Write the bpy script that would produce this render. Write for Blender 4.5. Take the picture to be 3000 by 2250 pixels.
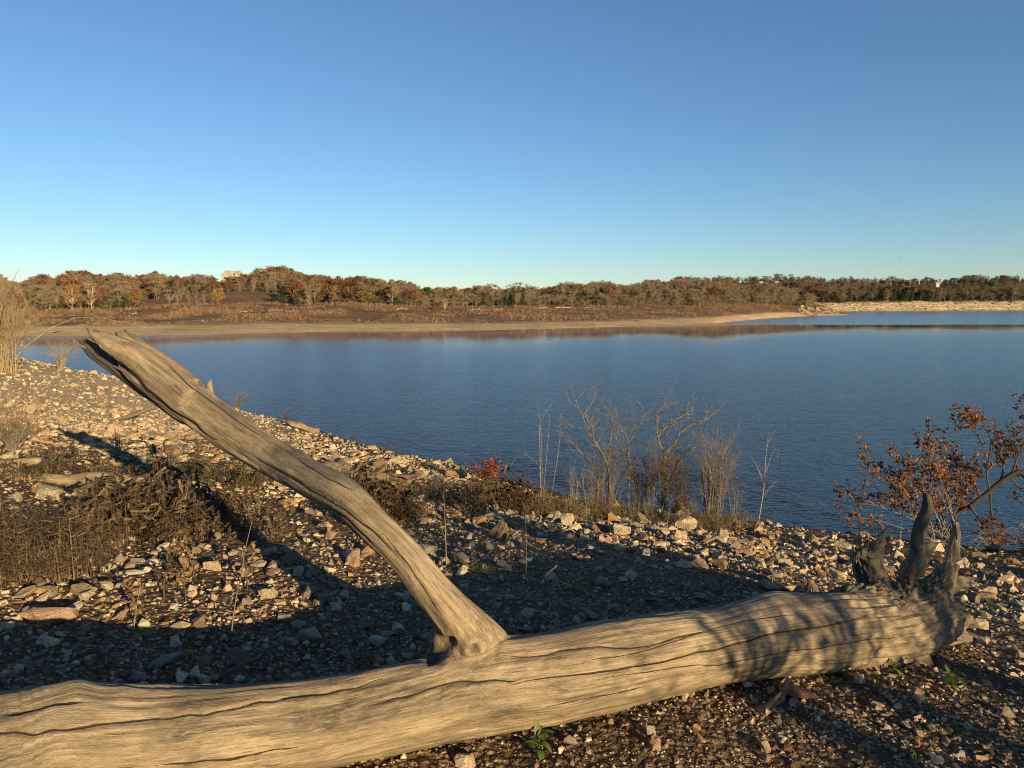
import bpy, bmesh, math, random
import numpy as np
from mathutils import Vector, Matrix, Quaternion

for o in list(bpy.data.objects):
    bpy.data.objects.remove(o)
SC = bpy.context.scene
COL = SC.collection

# ------------------------------------------------------------------ camera
F = 2050.0                       # focal length in photograph pixels (3000 wide)
PITCH = math.atan(235 / F)
CAM = np.array([0.0, 0.0, 5.0])  # five metres above the lake
cd = bpy.data.cameras.new('camera')
cd.sensor_width = 36.0
cd.lens = 36.0 * F / 3000.0
cd.clip_start = 0.05
cd.clip_end = 9000
cam = bpy.data.objects.new('camera', cd)
cam.location = CAM
cam.rotation_euler = (math.pi / 2 - PITCH, 0, 0)
COL.objects.link(cam)
SC.camera = cam

# ------------------------------------------------------------------ sky, sun, exposure
SUN_EL = math.radians(11.7)
SUN_TRAVEL = Vector((-0.585, 0.811, 0)).normalized() * math.cos(SUN_EL) + Vector((0, 0, -math.sin(SUN_EL)))
wd = bpy.data.worlds.new('World')
SC.world = wd
wd.use_nodes = True
wn = wd.node_tree.nodes
wl = wd.node_tree.links
sky = wn.new('ShaderNodeTexSky')
sky.sky_type = 'NISHITA'
sky.sun_disc = False
sky.sun_elevation = SUN_EL
sky.sun_rotation = math.atan2(-SUN_TRAVEL.x, -SUN_TRAVEL.y)
sky.altitude = 250
sky.air_density = 1.0
sky.dust_density = 0.0
sky.ozone_density = 4.0
bg = wn['Background']
wl.new(sky.outputs[0], bg.inputs[0])
bg.inputs[1].default_value = 0.073
sl = bpy.data.lights.new('sun', 'SUN')
sl.energy = 5.0
sl.color = (1.0, 0.755, 0.405)
sl.angle = math.radians(0.53)
sun = bpy.data.objects.new('sun', sl)
sun.rotation_euler = SUN_TRAVEL.to_track_quat('-Z', 'Y').to_euler()
sun.location = (20, -30, 30)
COL.objects.link(sun)
SC.view_settings.view_transform = 'Standard'
SC.view_settings.look = 'None'
SC.view_settings.exposure = 1.0
SC.view_settings.gamma = 1.0
SC.view_settings.use_curve_mapping = False
SC.cycles.use_denoising = True
SC.cycles.filter_width = 1.05
SC.cycles.max_bounces = 5
SC.cycles.transparent_max_bounces = 4

# ------------------------------------------------------------------ helpers
def ray(u, v):
    cx = (u - 1500) / F
    cy = -(v - 1125) / F
    return np.array([cx, math.cos(PITCH) + cy * math.sin(PITCH), -math.sin(PITCH) + cy * math.cos(PITCH)])

def at(u, v, depth):
    return CAM + ray(u, v) * depth

def rowslope(v):
    r = ray(1500, v)
    return r[2] / r[1]

def on_water(u, v):
    r = ray(u, v)
    return CAM + r * (-CAM[2] / r[2])

def project(P):
    d = np.asarray(P) - CAM
    f = d[..., 1] * math.cos(PITCH) - d[..., 2] * math.sin(PITCH)
    up = d[..., 1] * math.sin(PITCH) + d[..., 2] * math.cos(PITCH)
    f = np.where(np.abs(f) < 1e-6, 1e-6, f)
    return 1500 + F * d[..., 0] / f, 1125 - F * up / f, f

def _hash(ix, iy, iz, seed):
    h = (ix.astype(np.int64) * 374761393 + iy.astype(np.int64) * 668265263 + iz.astype(np.int64) * 2147483647 + seed * 144665) & 0xFFFFFFFF
    h = ((h ^ (h >> 13)) * 1274126177) & 0xFFFFFFFF
    h = ((h ^ (h >> 16)) * 2246822519) & 0xFFFFFFFF
    h = h ^ (h >> 15)
    return (h & 0xFFFFFF) / float(0xFFFFFF)

def vnoise(p, seed=0):
    p = np.asarray(p, float)
    i = np.floor(p)
    f = p - i
    i = i.astype(np.int64)
    f = f * f * (3 - 2 * f)
    out = 0
    for dx in (0, 1):
        wx = f[:, 0] if dx else 1 - f[:, 0]
        for dy in (0, 1):
            wy = f[:, 1] if dy else 1 - f[:, 1]
            for dz in (0, 1):
                wz = f[:, 2] if dz else 1 - f[:, 2]
                out = out + wx * wy * wz * _hash(i[:, 0] + dx, i[:, 1] + dy, i[:, 2] + dz, seed)
    return out * 2 - 1

def fbm(p, octs=3, seed=0):
    s = 0
    a = 1
    p = np.asarray(p, float)
    for k in range(octs):
        s = s + a * vnoise(p * 2.03 ** k + k * 17.3, seed + k)
        a *= 0.5
    return s

def np_mesh(name, V, Fc, mats=None, smooth=False, colors=None, vecs=None, floats=None, mat_idx=None):
    """V (n,3); Fc an (m,k) int array or a list of such arrays."""
    me = bpy.data.meshes.new(name)
    V = np.asarray(V, np.float32)
    if not isinstance(Fc, list):
        Fc = [Fc]
    Fc = [np.asarray(f, np.int32) for f in Fc if len(f)]
    me.vertices.add(len(V))
    me.vertices.foreach_set('co', V.ravel())
    nl = sum(f.size for f in Fc)
    npol = sum(len(f) for f in Fc)
    me.loops.add(nl)
    me.polygons.add(npol)
    me.loops.foreach_set('vertex_index', np.concatenate([f.ravel() for f in Fc]))
    st = []
    off = 0
    for f in Fc:
        k = f.shape[1]
        st.append(off + np.arange(len(f), dtype=np.int32) * k)
        off += f.size
    me.polygons.foreach_set('loop_start', np.concatenate(st).astype(np.int32))
    me.polygons.foreach_set('use_smooth', np.full(npol, bool(smooth)))
    if mat_idx is not None:
        me.polygons.foreach_set('material_index', np.asarray(mat_idx, np.int32))
    me.update(calc_edges=True)
    if colors is not None:
        a = me.attributes.new('tint', 'FLOAT_COLOR', 'POINT')
        c = np.ones((len(V), 4), np.float32)
        c[:, :3] = colors
        a.data.foreach_set('color', c.ravel())
    for nm, arr in (vecs or {}).items():
        a = me.attributes.new(nm, 'FLOAT_VECTOR', 'POINT')
        a.data.foreach_set('vector', np.asarray(arr, np.float32).ravel())
    for nm, arr in (floats or {}).items():
        a = me.attributes.new(nm, 'FLOAT', 'POINT')
        a.data.foreach_set('value', np.asarray(arr, np.float32).ravel())
    for m in (mats or []):
        me.materials.append(m)
    return me

def link(name, me, parent=None, loc=None):
    o = bpy.data.objects.new(name, me)
    COL.objects.link(o)
    if parent is not None:
        o.parent = parent
    if loc is not None:
        o.location = loc
    return o

def tag(o, label=None, cat=None, group=None, kind=None):
    if label:
        o['label'] = label
    if cat:
        o['category'] = cat
    if group:
        o['group'] = group
    if kind:
        o['kind'] = kind
    return o

def empty(name, loc, label, cat, group=None):
    o = bpy.data.objects.new(name, None)
    o.location = loc
    o.empty_display_size = 0.1
    COL.objects.link(o)
    return tag(o, label, cat, group)

def copy_thing(root, loc, rotz=0.0, scale=1.0, color=None, label=None, group=None):
    r = root.copy()
    COL.objects.link(r)
    r.location = loc
    r.rotation_euler = (0, 0, rotz)
    r.scale = (scale, scale, scale) if np.isscalar(scale) else scale
    if label:
        r['label'] = label
    if group:
        r['group'] = group
    for ch in root.children:
        c = ch.copy()
        COL.objects.link(c)
        c.parent = r
        if color is not None:
            c.color = color
    return r

class Tubes:
    """collects tapered tubes (and loose faces) into one mesh"""
    def __init__(self):
        self.V = []
        self.Q = []
        self.T = []
        self.n = 0
    def add(self, pts, rad, k=4, cap=True):
        pts = np.asarray(pts, float)
        rad = np.broadcast_to(np.asarray(rad, float), (len(pts),))
        n = len(pts)
        tan = np.gradient(pts, axis=0)
        tan /= np.linalg.norm(tan, axis=1)[:, None] + 1e-9
        ref = np.array([0.31, 0.2, 0.93]) if abs(tan[0, 2]) < 0.8 else np.array([0.93, 0.3, 0.2])
        e1 = np.cross(tan, ref)
        e1 /= np.linalg.norm(e1, axis=1)[:, None] + 1e-9
        e2 = np.cross(tan, e1)
        a = np.arange(k) * 2 * math.pi / k
        ring = pts[:, None, :] + rad[:, None, None] * (np.cos(a)[None, :, None] * e1[:, None, :] + np.sin(a)[None, :, None] * e2[:, None, :])
        self.V.append(ring.reshape(-1, 3))
        i = np.arange(n - 1)[:, None] * k
        j = np.arange(k)[None, :]
        jn = (j + 1) % k
        q = np.stack([i + j, i + jn, i + k + jn, i + k + j], -1).reshape(-1, 4) + self.n
        self.Q.append(q)
        if cap:
            self.V.append(np.array([pts[0], pts[-1]]))
            c0 = self.n + n * k
            c1 = c0 + 1
            jj = np.arange(k)
            jn = (jj + 1) % k
            self.T.append(np.stack([np.full(k, c0), self.n + jn, self.n + jj], -1))
            b = self.n + (n - 1) * k
            self.T.append(np.stack([np.full(k, c1), b + jj, b + jn], -1))
            self.n += 2
        self.n += n * k
    def tris(self, V, T):
        self.V.append(np.asarray(V, float))
        self.T.append(np.asarray(T, int) + self.n)
        self.n += len(V)
    def mesh(self, name, mats, smooth=True, origin=None, **kw):
        V = np.concatenate(self.V)
        if origin is not None:
            V = V - np.asarray(origin)
        fs = []
        if self.Q:
            fs.append(np.concatenate(self.Q))
        if self.T:
            fs.append(np.concatenate(self.T))
        return np_mesh(name, V, fs, mats, smooth, **kw)

def leaf_faces(rng, P, size, aspect=2.0, up=0.3):
    """one bent leaf (2 triangles) at every point of P"""
    n = len(P)
    d = rng.normal(size=(n, 3))
    d[:, 2] += up
    d /= np.linalg.norm(d, axis=1)[:, None]
    w = np.cross(d, rng.normal(size=(n, 3)))
    w /= np.linalg.norm(w, axis=1)[:, None] + 1e-9
    nn = np.cross(d, w)
    s = (size * rng.uniform(0.6, 1.4, n))[:, None]
    a = P
    b = P + d * s * 0.5 + w * s * 0.5 / aspect + nn * s * 0.12
    c = P + d * s
    e = P + d * s * 0.5 - w * s * 0.5 / aspect + nn * s * 0.12
    V = np.stack([a, b, c, e], 1).reshape(-1, 3)
    i = np.arange(n)[:, None] * 4
    T = np.concatenate([i + np.array([[0, 1, 2]]), i + np.array([[0, 2, 3]])])
    return V, T

# ------------------------------------------------------------------ materials
def new_mat(name):
    m = bpy.data.materials.new(name)
    m.use_nodes = True
    nt = m.node_tree
    b = nt.nodes['Principled BSDF']
    b.inputs['Roughness'].default_value = 0.85
    b.inputs['Specular IOR Level'].default_value = 0.25
    return m, nt, b

def nd(nt, typ, **kw):
    n = nt.nodes.new(typ)
    for k, v in kw.items():
        if k in n.inputs:
            n.inputs[k].default_value = v
        else:
            setattr(n, k, v)
    return n

def ramp(nt, fac, stops):
    r = nt.nodes.new('ShaderNodeValToRGB')
    e = r.color_ramp.elements
    while len(e) < len(stops):
        e.new(0.5)
    for el, (p, c) in zip(e, stops):
        el.position = p
        el.color = (*c, 1)
    nt.links.new(fac, r.inputs[0])
    return r.outputs[0]

def mixc(nt, a, b, fac, mode='MIX'):
    m = nt.nodes.new('ShaderNodeMix')
    m.data_type = 'RGBA'
    m.blend_type = mode
    for sock, val in ((m.inputs[0], fac), (m.inputs[6], a), (m.inputs[7], b)):
        if hasattr(val, 'links') or hasattr(val, 'is_linked'):
            nt.links.new(val, sock)
        elif isinstance(val, tuple):
            sock.default_value = (*val, 1)
        else:
            sock.default_value = val
    return m.outputs[2]

def noise(nt, vec, scale, detail=4, rough=0.55, dist=0.0):
    n = nd(nt, 'ShaderNodeTexNoise')
    n.inputs['Scale'].default_value = scale
    n.inputs['Detail'].default_value = detail
    n.inputs['Roughness'].default_value = rough
    n.inputs['Distortion'].default_value = dist
    if vec is not None:
        nt.links.new(vec, n.inputs['Vector'])
    return n.outputs['Fac']

def mapping(nt, vec, scale=(1, 1, 1), rot=(0, 0, 0)):
    m = nt.nodes.new('ShaderNodeMapping')
    m.inputs['Scale'].default_value = scale
    m.inputs['Rotation'].default_value = rot
    nt.links.new(vec, m.inputs['Vector'])
    return m.outputs[0]

def bump(nt, h, strength, dist, normal=None):
    b = nt.nodes.new('ShaderNodeBump')
    b.inputs['Strength'].default_value = strength
    b.inputs['Distance'].default_value = dist
    nt.links.new(h, b.inputs['Height'])
    if normal is not None:
        nt.links.new(normal, b.inputs['Normal'])
    return b.outputs[0]

def attr(nt, name, out='Vector', typ='GEOMETRY'):
    a = nt.nodes.new('ShaderNodeAttribute')
    a.attribute_name = name
    a.attribute_type = typ
    return a.outputs[out]

def objcoord(nt):
    return nt.nodes.new('ShaderNodeTexCoord').outputs['Object']

def worldpos(nt):
    return nt.nodes.new('ShaderNodeNewGeometry').outputs['Position']

def wet_edge(nt, c):
    """stones and soil just above the lake are wet and darker"""
    w = worldpos(nt)
    sx = nd(nt, 'ShaderNodeSeparateXYZ')
    nt.links.new(w, sx.inputs[0])
    a = nd(nt, 'ShaderNodeMath', operation='MULTIPLY_ADD')
    nt.links.new(noise(nt, w, 1.2, 3), a.inputs[0])
    a.inputs[1].default_value = -0.22
    nt.links.new(sx.outputs[2], a.inputs[2])
    m = nd(nt, 'ShaderNodeMapRange')
    nt.links.new(a.outputs[0], m.inputs[0])
    m.inputs['From Min'].default_value = -0.02
    m.inputs['From Max'].default_value = 0.10
    m.inputs['To Min'].default_value = 0.42
    return mixc(nt, c, m.outputs[0], 1.0, 'MULTIPLY')

def plain_mat(name, col, col2=None, scale=8.0, rough=0.85, bump_s=0.0, bump_d=0.01, tint=None, backlit=0.0):
    """tint: 'attr' multiplies by the mesh colour attribute, 'obj' by the object colour"""
    m, nt, b = new_mat(name)
    b.inputs['Roughness'].default_value = rough
    f = noise(nt, objcoord(nt), scale)
    c = ramp(nt, f, [(0.3, col), (0.7, col2 or tuple(x * 1.35 for x in col))])
    if tint == 'attr':
        c = mixc(nt, c, attr(nt, 'tint', 'Color'), 1.0, 'MULTIPLY')
    elif tint == 'obj':
        oi = nt.nodes.new('ShaderNodeObjectInfo')
        c = mixc(nt, c, oi.outputs['Color'], 1.0, 'MULTIPLY')
    nt.links.new(c, b.inputs['Base Color'])
    if bump_s:
        nt.links.new(bump(nt, f, bump_s, bump_d), b.inputs['Normal'])
    if backlit:
        tr = nt.nodes.new('ShaderNodeBsdfTranslucent')
        nt.links.new(c, tr.inputs['Color'])
        mx = nt.nodes.new('ShaderNodeMixShader')
        mx.inputs[0].default_value = backlit
        nt.links.new(b.outputs[0], mx.inputs[1])
        nt.links.new(tr.outputs[0], mx.inputs[2])
        nt.links.new(mx.outputs[0], nt.nodes['Material Output'].inputs['Surface'])
    return m
# ------------------------------------------------------------------ near shore terrain
SHORE_PX = [(0,1045),(100,1057),(200,1078),(280,1108),(330,1130),(480,1160),(640,1190),(800,1225),(900,1243),(1000,1285),(1100,1310),
            (1200,1335),(1350,1362),(1400,1380),(1500,1412),(1600,1432),(1700,1460),(1800,1478),(1900,1492),(2000,1507),(2100,1520),
            (2200,1530),(2300,1542),(2400,1552),(2500,1565),(2700,1585),(2850,1607),(3000,1615)]
SHORE = [(-150, 96), (-100, 88), (-66, 76)] + [tuple(on_water(*p)[:2]) for p in SHORE_PX] + [(14.5, 12.6), (25, 8), (45, 0), (90, -22)]
SHORE = np.array(SHORE)

def shore_dist(x, y):
    best = np.full(x.shape, 1e9)
    sgn = np.zeros(x.shape)
    for a, b in zip(SHORE[:-1], SHORE[1:]):
        d = b - a
        L = np.hypot(*d)
        t = np.clip(((x - a[0]) * d[0] + (y - a[1]) * d[1]) / L ** 2, 0, 1)
        ex = x - a[0] - t * d[0]
        ey = y - a[1] - t * d[1]
        dd = np.hypot(ex, ey)
        cr = -(d[0] * ey - d[1] * ex)
        m = dd < best
        best = np.where(m, dd, best)
        sgn = np.where(m, np.sign(cr), sgn)
    return best * np.where(sgn == 0, 1, sgn)

# measured spots of the ground round the log (x, y, height), fitted on top of the plain slope
SPOTS = np.array([(-2.0, 2.9, 3.53), (-1.6, 3.85, 3.30), (-0.22, 4.6, 3.10), (-1.57, 2.0, 3.43), (-0.65, 2.5, 3.27), (1.66, 3.81, 2.92), (-2.8, 5.6, 3.38),
                  (-7.3, 10.4, 3.10), (-5.0, 8.0, 3.34), (0, 0, 3.52), (3, 1, 3.2), (2.6, 5.0, 2.68), (-6, 3, 4.1), (0.5, 9.0, 2.13), (-3.5, 12, 2.35), (5, 8, 1.75), (-9, 16, 2.2)])
FIX_W = None

def ground_fix(x, y):
    if FIX_W is None:
        return 0.0
    out = 0
    for (sx, sy, _), w in zip(SPOTS, FIX_W):
        out = out + w * np.exp(-((x - sx) ** 2 + (y - sy) ** 2) / (2 * 2.6 ** 2))
    return out

def ground_h(x, y, fine=True):
    x = np.atleast_1d(np.asarray(x, float))
    y = np.atleast_1d(np.asarray(y, float))
    d = shore_dist(x, y)
    z = np.interp(d, [-60, -8, -1, 0, 12.65, 16, 26, 60, 120], [-7, -2.2, -0.25, 0, 2.92, 3.48, 5.0, 8.5, 13])
    # the gravel bank on the far left: a shallow gully before it, then a rise that faces the low sun
    z = z + 0.75 * np.exp(-(((x + 21) / 8) ** 2 + ((y - 30) / 9) ** 2)) * np.clip(d / 4, 0, 1)
    z = z + 0.6 * np.exp(-(((x + 31) / 10) ** 2 + ((y - 43) / 11) ** 2)) * np.clip(d / 4, 0, 1)
    z = z + ground_fix(x, y) * np.clip((d - 0.5) / 5, 0, 1)
    if fine:
        p = np.stack([x, y, np.zeros_like(x)], 1)
        near = np.clip((np.hypot(x, y) - 2.0) / 6, 0.25, 1)
        z = z + near * (0.07 * vnoise(p * 0.45, 5) + 0.05 * vnoise(p * 1.3, 6)) * np.clip(d / 2, 0.15, 1) + 0.015 * vnoise(p * 5, 7)
    return z

_res = SPOTS[:, 2] - ground_h(SPOTS[:, 0], SPOTS[:, 1], False)
_K = np.exp(-((SPOTS[:, None, 0] - SPOTS[None, :, 0]) ** 2 + (SPOTS[:, None, 1] - SPOTS[None, :, 1]) ** 2) / (2 * 2.6 ** 2))
FIX_W = np.linalg.solve(_K + 0.02 * np.eye(len(SPOTS)), _res)

def on_ground(u, v, tmax=150):
    r = ray(u, v)
    t = np.geomspace(1.0, tmax, 420)
    P = CAM + r[None] * t[:, None]
    h = ground_h(P[:, 0], P[:, 1])
    below = np.nonzero(P[:, 2] < h)[0]
    if not len(below) or h[below[0]] < 0.02:
        # the ray would meet the lake: use the last dry ground in front of it
        dry = np.nonzero(h > 0.04)[0]
        dry = dry[t[dry] < (t[below[0]] if len(below) else 1e9)]
        p = P[dry[-1]].copy()
        p[2] = h[dry[-1]]
        return p
    i = max(below[0], 1)
    a = P[i - 1, 2] - h[i - 1]
    b = h[i] - P[i, 2]
    p = P[i - 1] + (P[i] - P[i - 1]) * (a / (a + b + 1e-9))
    p[2] = ground_h(p[0], p[1])[0]
    return p

def soil_material():
    m, nt, b = new_mat('gravelly_soil')
    w = worldpos(nt)
    big = noise(nt, w, 0.5, 5)
    vor = nd(nt, 'ShaderNodeTexVoronoi')
    vor.inputs['Scale'].default_value = 26
    vor.inputs['Randomness'].default_value = 1
    nt.links.new(w, vor.inputs['Vector'])
    vor2 = nd(nt, 'ShaderNodeTexVoronoi')
    vor2.inputs['Scale'].default_value = 75
    nt.links.new(w, vor2.inputs['Vector'])
    stone = ramp(nt, vor.outputs['Color'], [(0.0, (0.08, 0.052, 0.032)), (0.45, (0.17, 0.115, 0.068)), (0.75, (0.27, 0.195, 0.12)), (1.0, (0.36, 0.28, 0.185))])
    soil = ramp(nt, noise(nt, w, 14, 6), [(0.3, (0.045, 0.030, 0.019)), (0.7, (0.125, 0.083, 0.05))])
    mask = ramp(nt, vor.outputs['Distance'], [(0.35, (1, 1, 1)), (0.6, (0, 0, 0))])
    c = mixc(nt, soil, stone, mask)
    c = mixc(nt, c, ramp(nt, big, [(0.35, (0.75, 0.68, 0.6)), (0.65, (1.15, 1.1, 1.0))]), 1.0, 'MULTIPLY')
    # the far left bank is bare pale limestone gravel, not brown soil
    sx = nd(nt, 'ShaderNodeSeparateXYZ')
    nt.links.new(w, sx.inputs[0])
    e1 = nd(nt, 'ShaderNodeMath', operation='MULTIPLY_ADD')
    nt.links.new(sx.outputs[1], e1.inputs[0])
    e1.inputs[1].default_value = 0.30
    nt.links.new(sx.outputs[0], e1.inputs[2])
    e2 = nd(nt, 'ShaderNodeMath', operation='MULTIPLY_ADD')
    nt.links.new(big, e2.inputs[0])
    e2.inputs[1].default_value = 6.0
    nt.links.new(e1.outputs[0], e2.inputs[2])
    e3 = nd(nt, 'ShaderNodeMapRange')
    nt.links.new(e2.outputs[0], e3.inputs[0])
    e3.inputs['From Min'].default_value = 3.5
    e3.inputs['From Max'].default_value = 0.5
    e4 = nd(nt, 'ShaderNodeMapRange')
    nt.links.new(sx.outputs[1], e4.inputs[0])
    e4.inputs['From Min'].default_value = 10.5
    e4.inputs['From Max'].default_value = 13.0
    e5 = nd(nt, 'ShaderNodeMath', operation='MULTIPLY')
    nt.links.new(e3.outputs[0], e5.inputs[0])
    nt.links.new(e4.outputs[0], e5.inputs[1])
    pale = ramp(nt, vor.outputs['Color'], [(0.0, (0.25, 0.175, 0.095)), (0.5, (0.40, 0.295, 0.175)), (1.0, (0.5, 0.40, 0.26))])
    c = mixc(nt, c, pale, e5.outputs[0])
    c = wet_edge(nt, c)
    nt.links.new(c, b.inputs['Base Color'])
    inv = nd(nt, 'ShaderNodeMath', operation='MULTIPLY')
    nt.links.new(vor.outputs['Distance'], inv.inputs[0])
    inv.inputs[1].default_value = -1.0
    n1 = bump(nt, inv.outputs[0], 0.9, 0.04)
    inv2 = nd(nt, 'ShaderNodeMath', operation='MULTIPLY')
    nt.links.new(vor2.outputs['Distance'], inv2.inputs[0])
    inv2.inputs[1].default_value = -1.0
    n2 = bump(nt, inv2.outputs[0], 0.7, 0.012, n1)
    nt.links.new(n2, b.inputs['Normal'])
    b.inputs['Roughness'].default_value = 0.95
    return m
M_SOIL = soil_material()

def polar_sheet(name, angs, rads, hfun, mat, smooth=True, closed=False):
    A, R = np.meshgrid(angs, rads, indexing='ij')
    x = (R * np.sin(A)).ravel()
    y = (R * np.cos(A)).ravel()
    z = hfun(x, y)
    na, nr = A.shape
    i = np.arange(na - 1)[:, None] * nr + np.arange(nr - 1)[None, :]
    q = np.stack([i, i + nr, i + nr + 1, i + 1], -1).reshape(-1, 4)[:, ::-1]
    if closed:
        j = np.arange(nr - 1)
        q = np.concatenate([q, np.stack([(na - 1) * nr + j, j, j + 1, (na - 1) * nr + j + 1], -1)[:, ::-1]])
    return np_mesh(name, np.stack([x, y, z], 1), q, [mat], smooth), x, y

angs = np.concatenate([np.radians(np.linspace(-64, 64, 330)), np.radians(np.linspace(66, 294, 60))])
me, _, _ = polar_sheet('ground', angs, np.geomspace(0.04, 120, 330), lambda x, y: ground_h(x, y), M_SOIL, closed=True)
ground = tag(link('ground', me), 'stony brown lakeshore sloping down to the water', kind='structure')

# ------------------------------------------------------------------ far shores: rows of (distance, picture row of the ground)
FAR_U = [-700, 0, 300, 500, 700, 850, 1000, 1200, 1400, 1600, 1900, 2100, 2300, 2400, 2480, 2540]
FAR_ROWS = [  # shoreY, sand top, tree base, mid hill, hill top, behind
    [(104, None), (128, 953), (166, 916), (300, 864), (450, 852), (700, 862)],
    [(106, None), (128, 953), (166, 914), (300, 864), (450, 852), (700, 862)],
    [(107, None), (130, 951), (166, 907), (280, 862), (430, 828), (700, 850)],
    [(112, None), (138, 949), (172, 901), (232, 862), (400, 842), (700, 855)],
    [(118, None), (142, 947), (174, 899), (232, 858), (400, 822), (700, 850)],
    [(122, None), (146, 946), (176, 898), (240, 868), (400, 818), (700, 850)],
    [(127, None), (150, 946), (180, 896), (250, 872), (420, 842), (700, 866)],
    [(128.5, None), (153, 946), (186, 896), (260, 875), (430, 860), (700, 876)],
    [(133, None), (158, 944), (200, 898), (270, 880), (430, 884), (700, 890)],
    [(141, None), (166, 941), (215, 899), (290, 876), (440, 872), (700, 882)],
    [(159, None), (186, 935), (240, 897), (320, 868), (470, 847), (700, 866)],
    [(181, None), (206, 926), (262, 896), (340, 864), (480, 838), (700, 866)],
    [(262, None), (286, 913), (322, 895), (370, 878), (450, 868), (600, 905)],
    [(296, None), (318, 914), (345, 899), (380, 893), (430, 893), (520, 935)],
    [(310, None), (322, 920.5), (345, 919.5), (370, 922), (430, 930), (520, 950)],
    [(330, None), (345, 929), (370, 935), (400, 940), (460, 945), (520, 950)],
]
_FY = np.array([[r[0] for r in row] for row in FAR_ROWS], float)
_FZ = np.array([[0.0 if r[1] is None else 5 + r[0] * rowslope(r[1]) for r in row] for row in FAR_ROWS])

def far_profile(u, Y, UU, FY, FZ):
    """height and a row parameter (0 shore, 1 top of the sand, 2 tree base, 3 mid hill ...)"""
    z = np.zeros_like(u)
    row = np.zeros_like(u)
    ys = np.stack([np.interp(u, UU, FY[:, k]) for k in range(FY.shape[1])], 1)
    zs = np.stack([np.interp(u, UU, FZ[:, k]) for k in range(FY.shape[1])], 1)
    z = np.where(Y < ys[:, 0], (Y - ys[:, 0]) * 0.08, 0)
    row = np.where(Y < ys[:, 0], (Y - ys[:, 0]) / 30, 0)
    for k in range(FY.shape[1] - 1):
        m = (Y >= ys[:, k])
        t = (Y - ys[:, k]) / (ys[:, k + 1] - ys[:, k])
        if k < FY.shape[1] - 2:
            t = np.clip(t, 0, 1)
        z = np.where(m, zs[:, k] + t * (zs[:, k + 1] - zs[:, k]), z)
        row = np.where(m, k + t, row)
    return z, row

def u_of(x, y):
    return 1500 + F * x / (y * math.cos(PITCH) + 1e-6)

def x_of(u, Y):
    return (u - 1500) / F * Y * math.cos(PITCH)

def far_h(x, y, want_row=False):
    x = np.atleast_1d(np.asarray(x, float))
    y = np.atleast_1d(np.asarray(y, float))
    z, row = far_profile(u_of(x, y), y, FAR_U, _FY, _FZ)
    p = np.stack([x, y, np.zeros_like(x)], 1)
    n = 0.35 * vnoise(p * 0.05, 31) + 0.16 * vnoise(p * 0.16, 32) + 0.06 * vnoise(p * 0.6, 33)
    z = z + n * np.clip(row * 0.8, 0.12, 1.6)
    return (z, row) if want_row else z

BANK_U = [1500, 1900, 2060, 2420, 2600, 2800, 3000, 3400, 4200]
BANK_ROWS = [
    [(500, None), (512, 898), (560, 892), (700, 884), (850, 880), (1300, 884)],
    [(490, None), (502, 895), (550, 886), (700, 866), (850, 856), (1300, 870)],
    [(470, None), (482, 893), (540, 880), (700, 846), (850, 828), (1300, 850)],
    [(472, None), (490, 889), (540, 876), (700, 844), (850, 827), (1300, 850)],
    [(500, None), (516, 887), (560, 876), (720, 850), (880, 836), (1300, 850)],
    [(524, None), (540, 886), (590, 872), (720, 842), (880, 830), (1300, 850)],
    [(546, None), (562, 883), (610, 870), (740, 842), (900, 828), (1300, 850)],
    [(560, None), (578, 882), (620, 870), (760, 842), (900, 828), (1300, 850)],
    [(580, None), (598, 882), (640, 870), (780, 842), (900, 828), (1300, 850)],
]
_BY = np.array([[r[0] for r in row] for row in BANK_ROWS], float)
_BZ = np.array([[0.0 if r[1] is None else 5 + r[0] * rowslope(r[1]) for r in row] for row in BANK_ROWS])

def bank_h(x, y, want_row=False):
    x = np.atleast_1d(np.asarray(x, float))
    y = np.atleast_1d(np.asarray(y, float))
    z, row = far_profile(u_of(x, y), y, BANK_U, _BY, _BZ)
    p = np.stack([x, y, np.zeros_like(x)], 1)
    led = np.clip(row, 0, 1)
    # limestone ledges: the face climbs in steps
    st = z + 0.8 * vnoise(p * 0.06, 43)
    z = np.where((row > 0) & (row < 1.05), z + 0.55 * np.sin(st * 4.2) * np.clip(led * 4, 0, 1), z)
    n = 0.5 * vnoise(p * 0.04, 41) + 0.6 * vnoise(p * 0.13, 42) + 0.55 * vnoise(p * 0.4, 44)
    z = z + n * np.clip(row, 0.05, 1.2)
    return (z, row) if want_row else z

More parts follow.
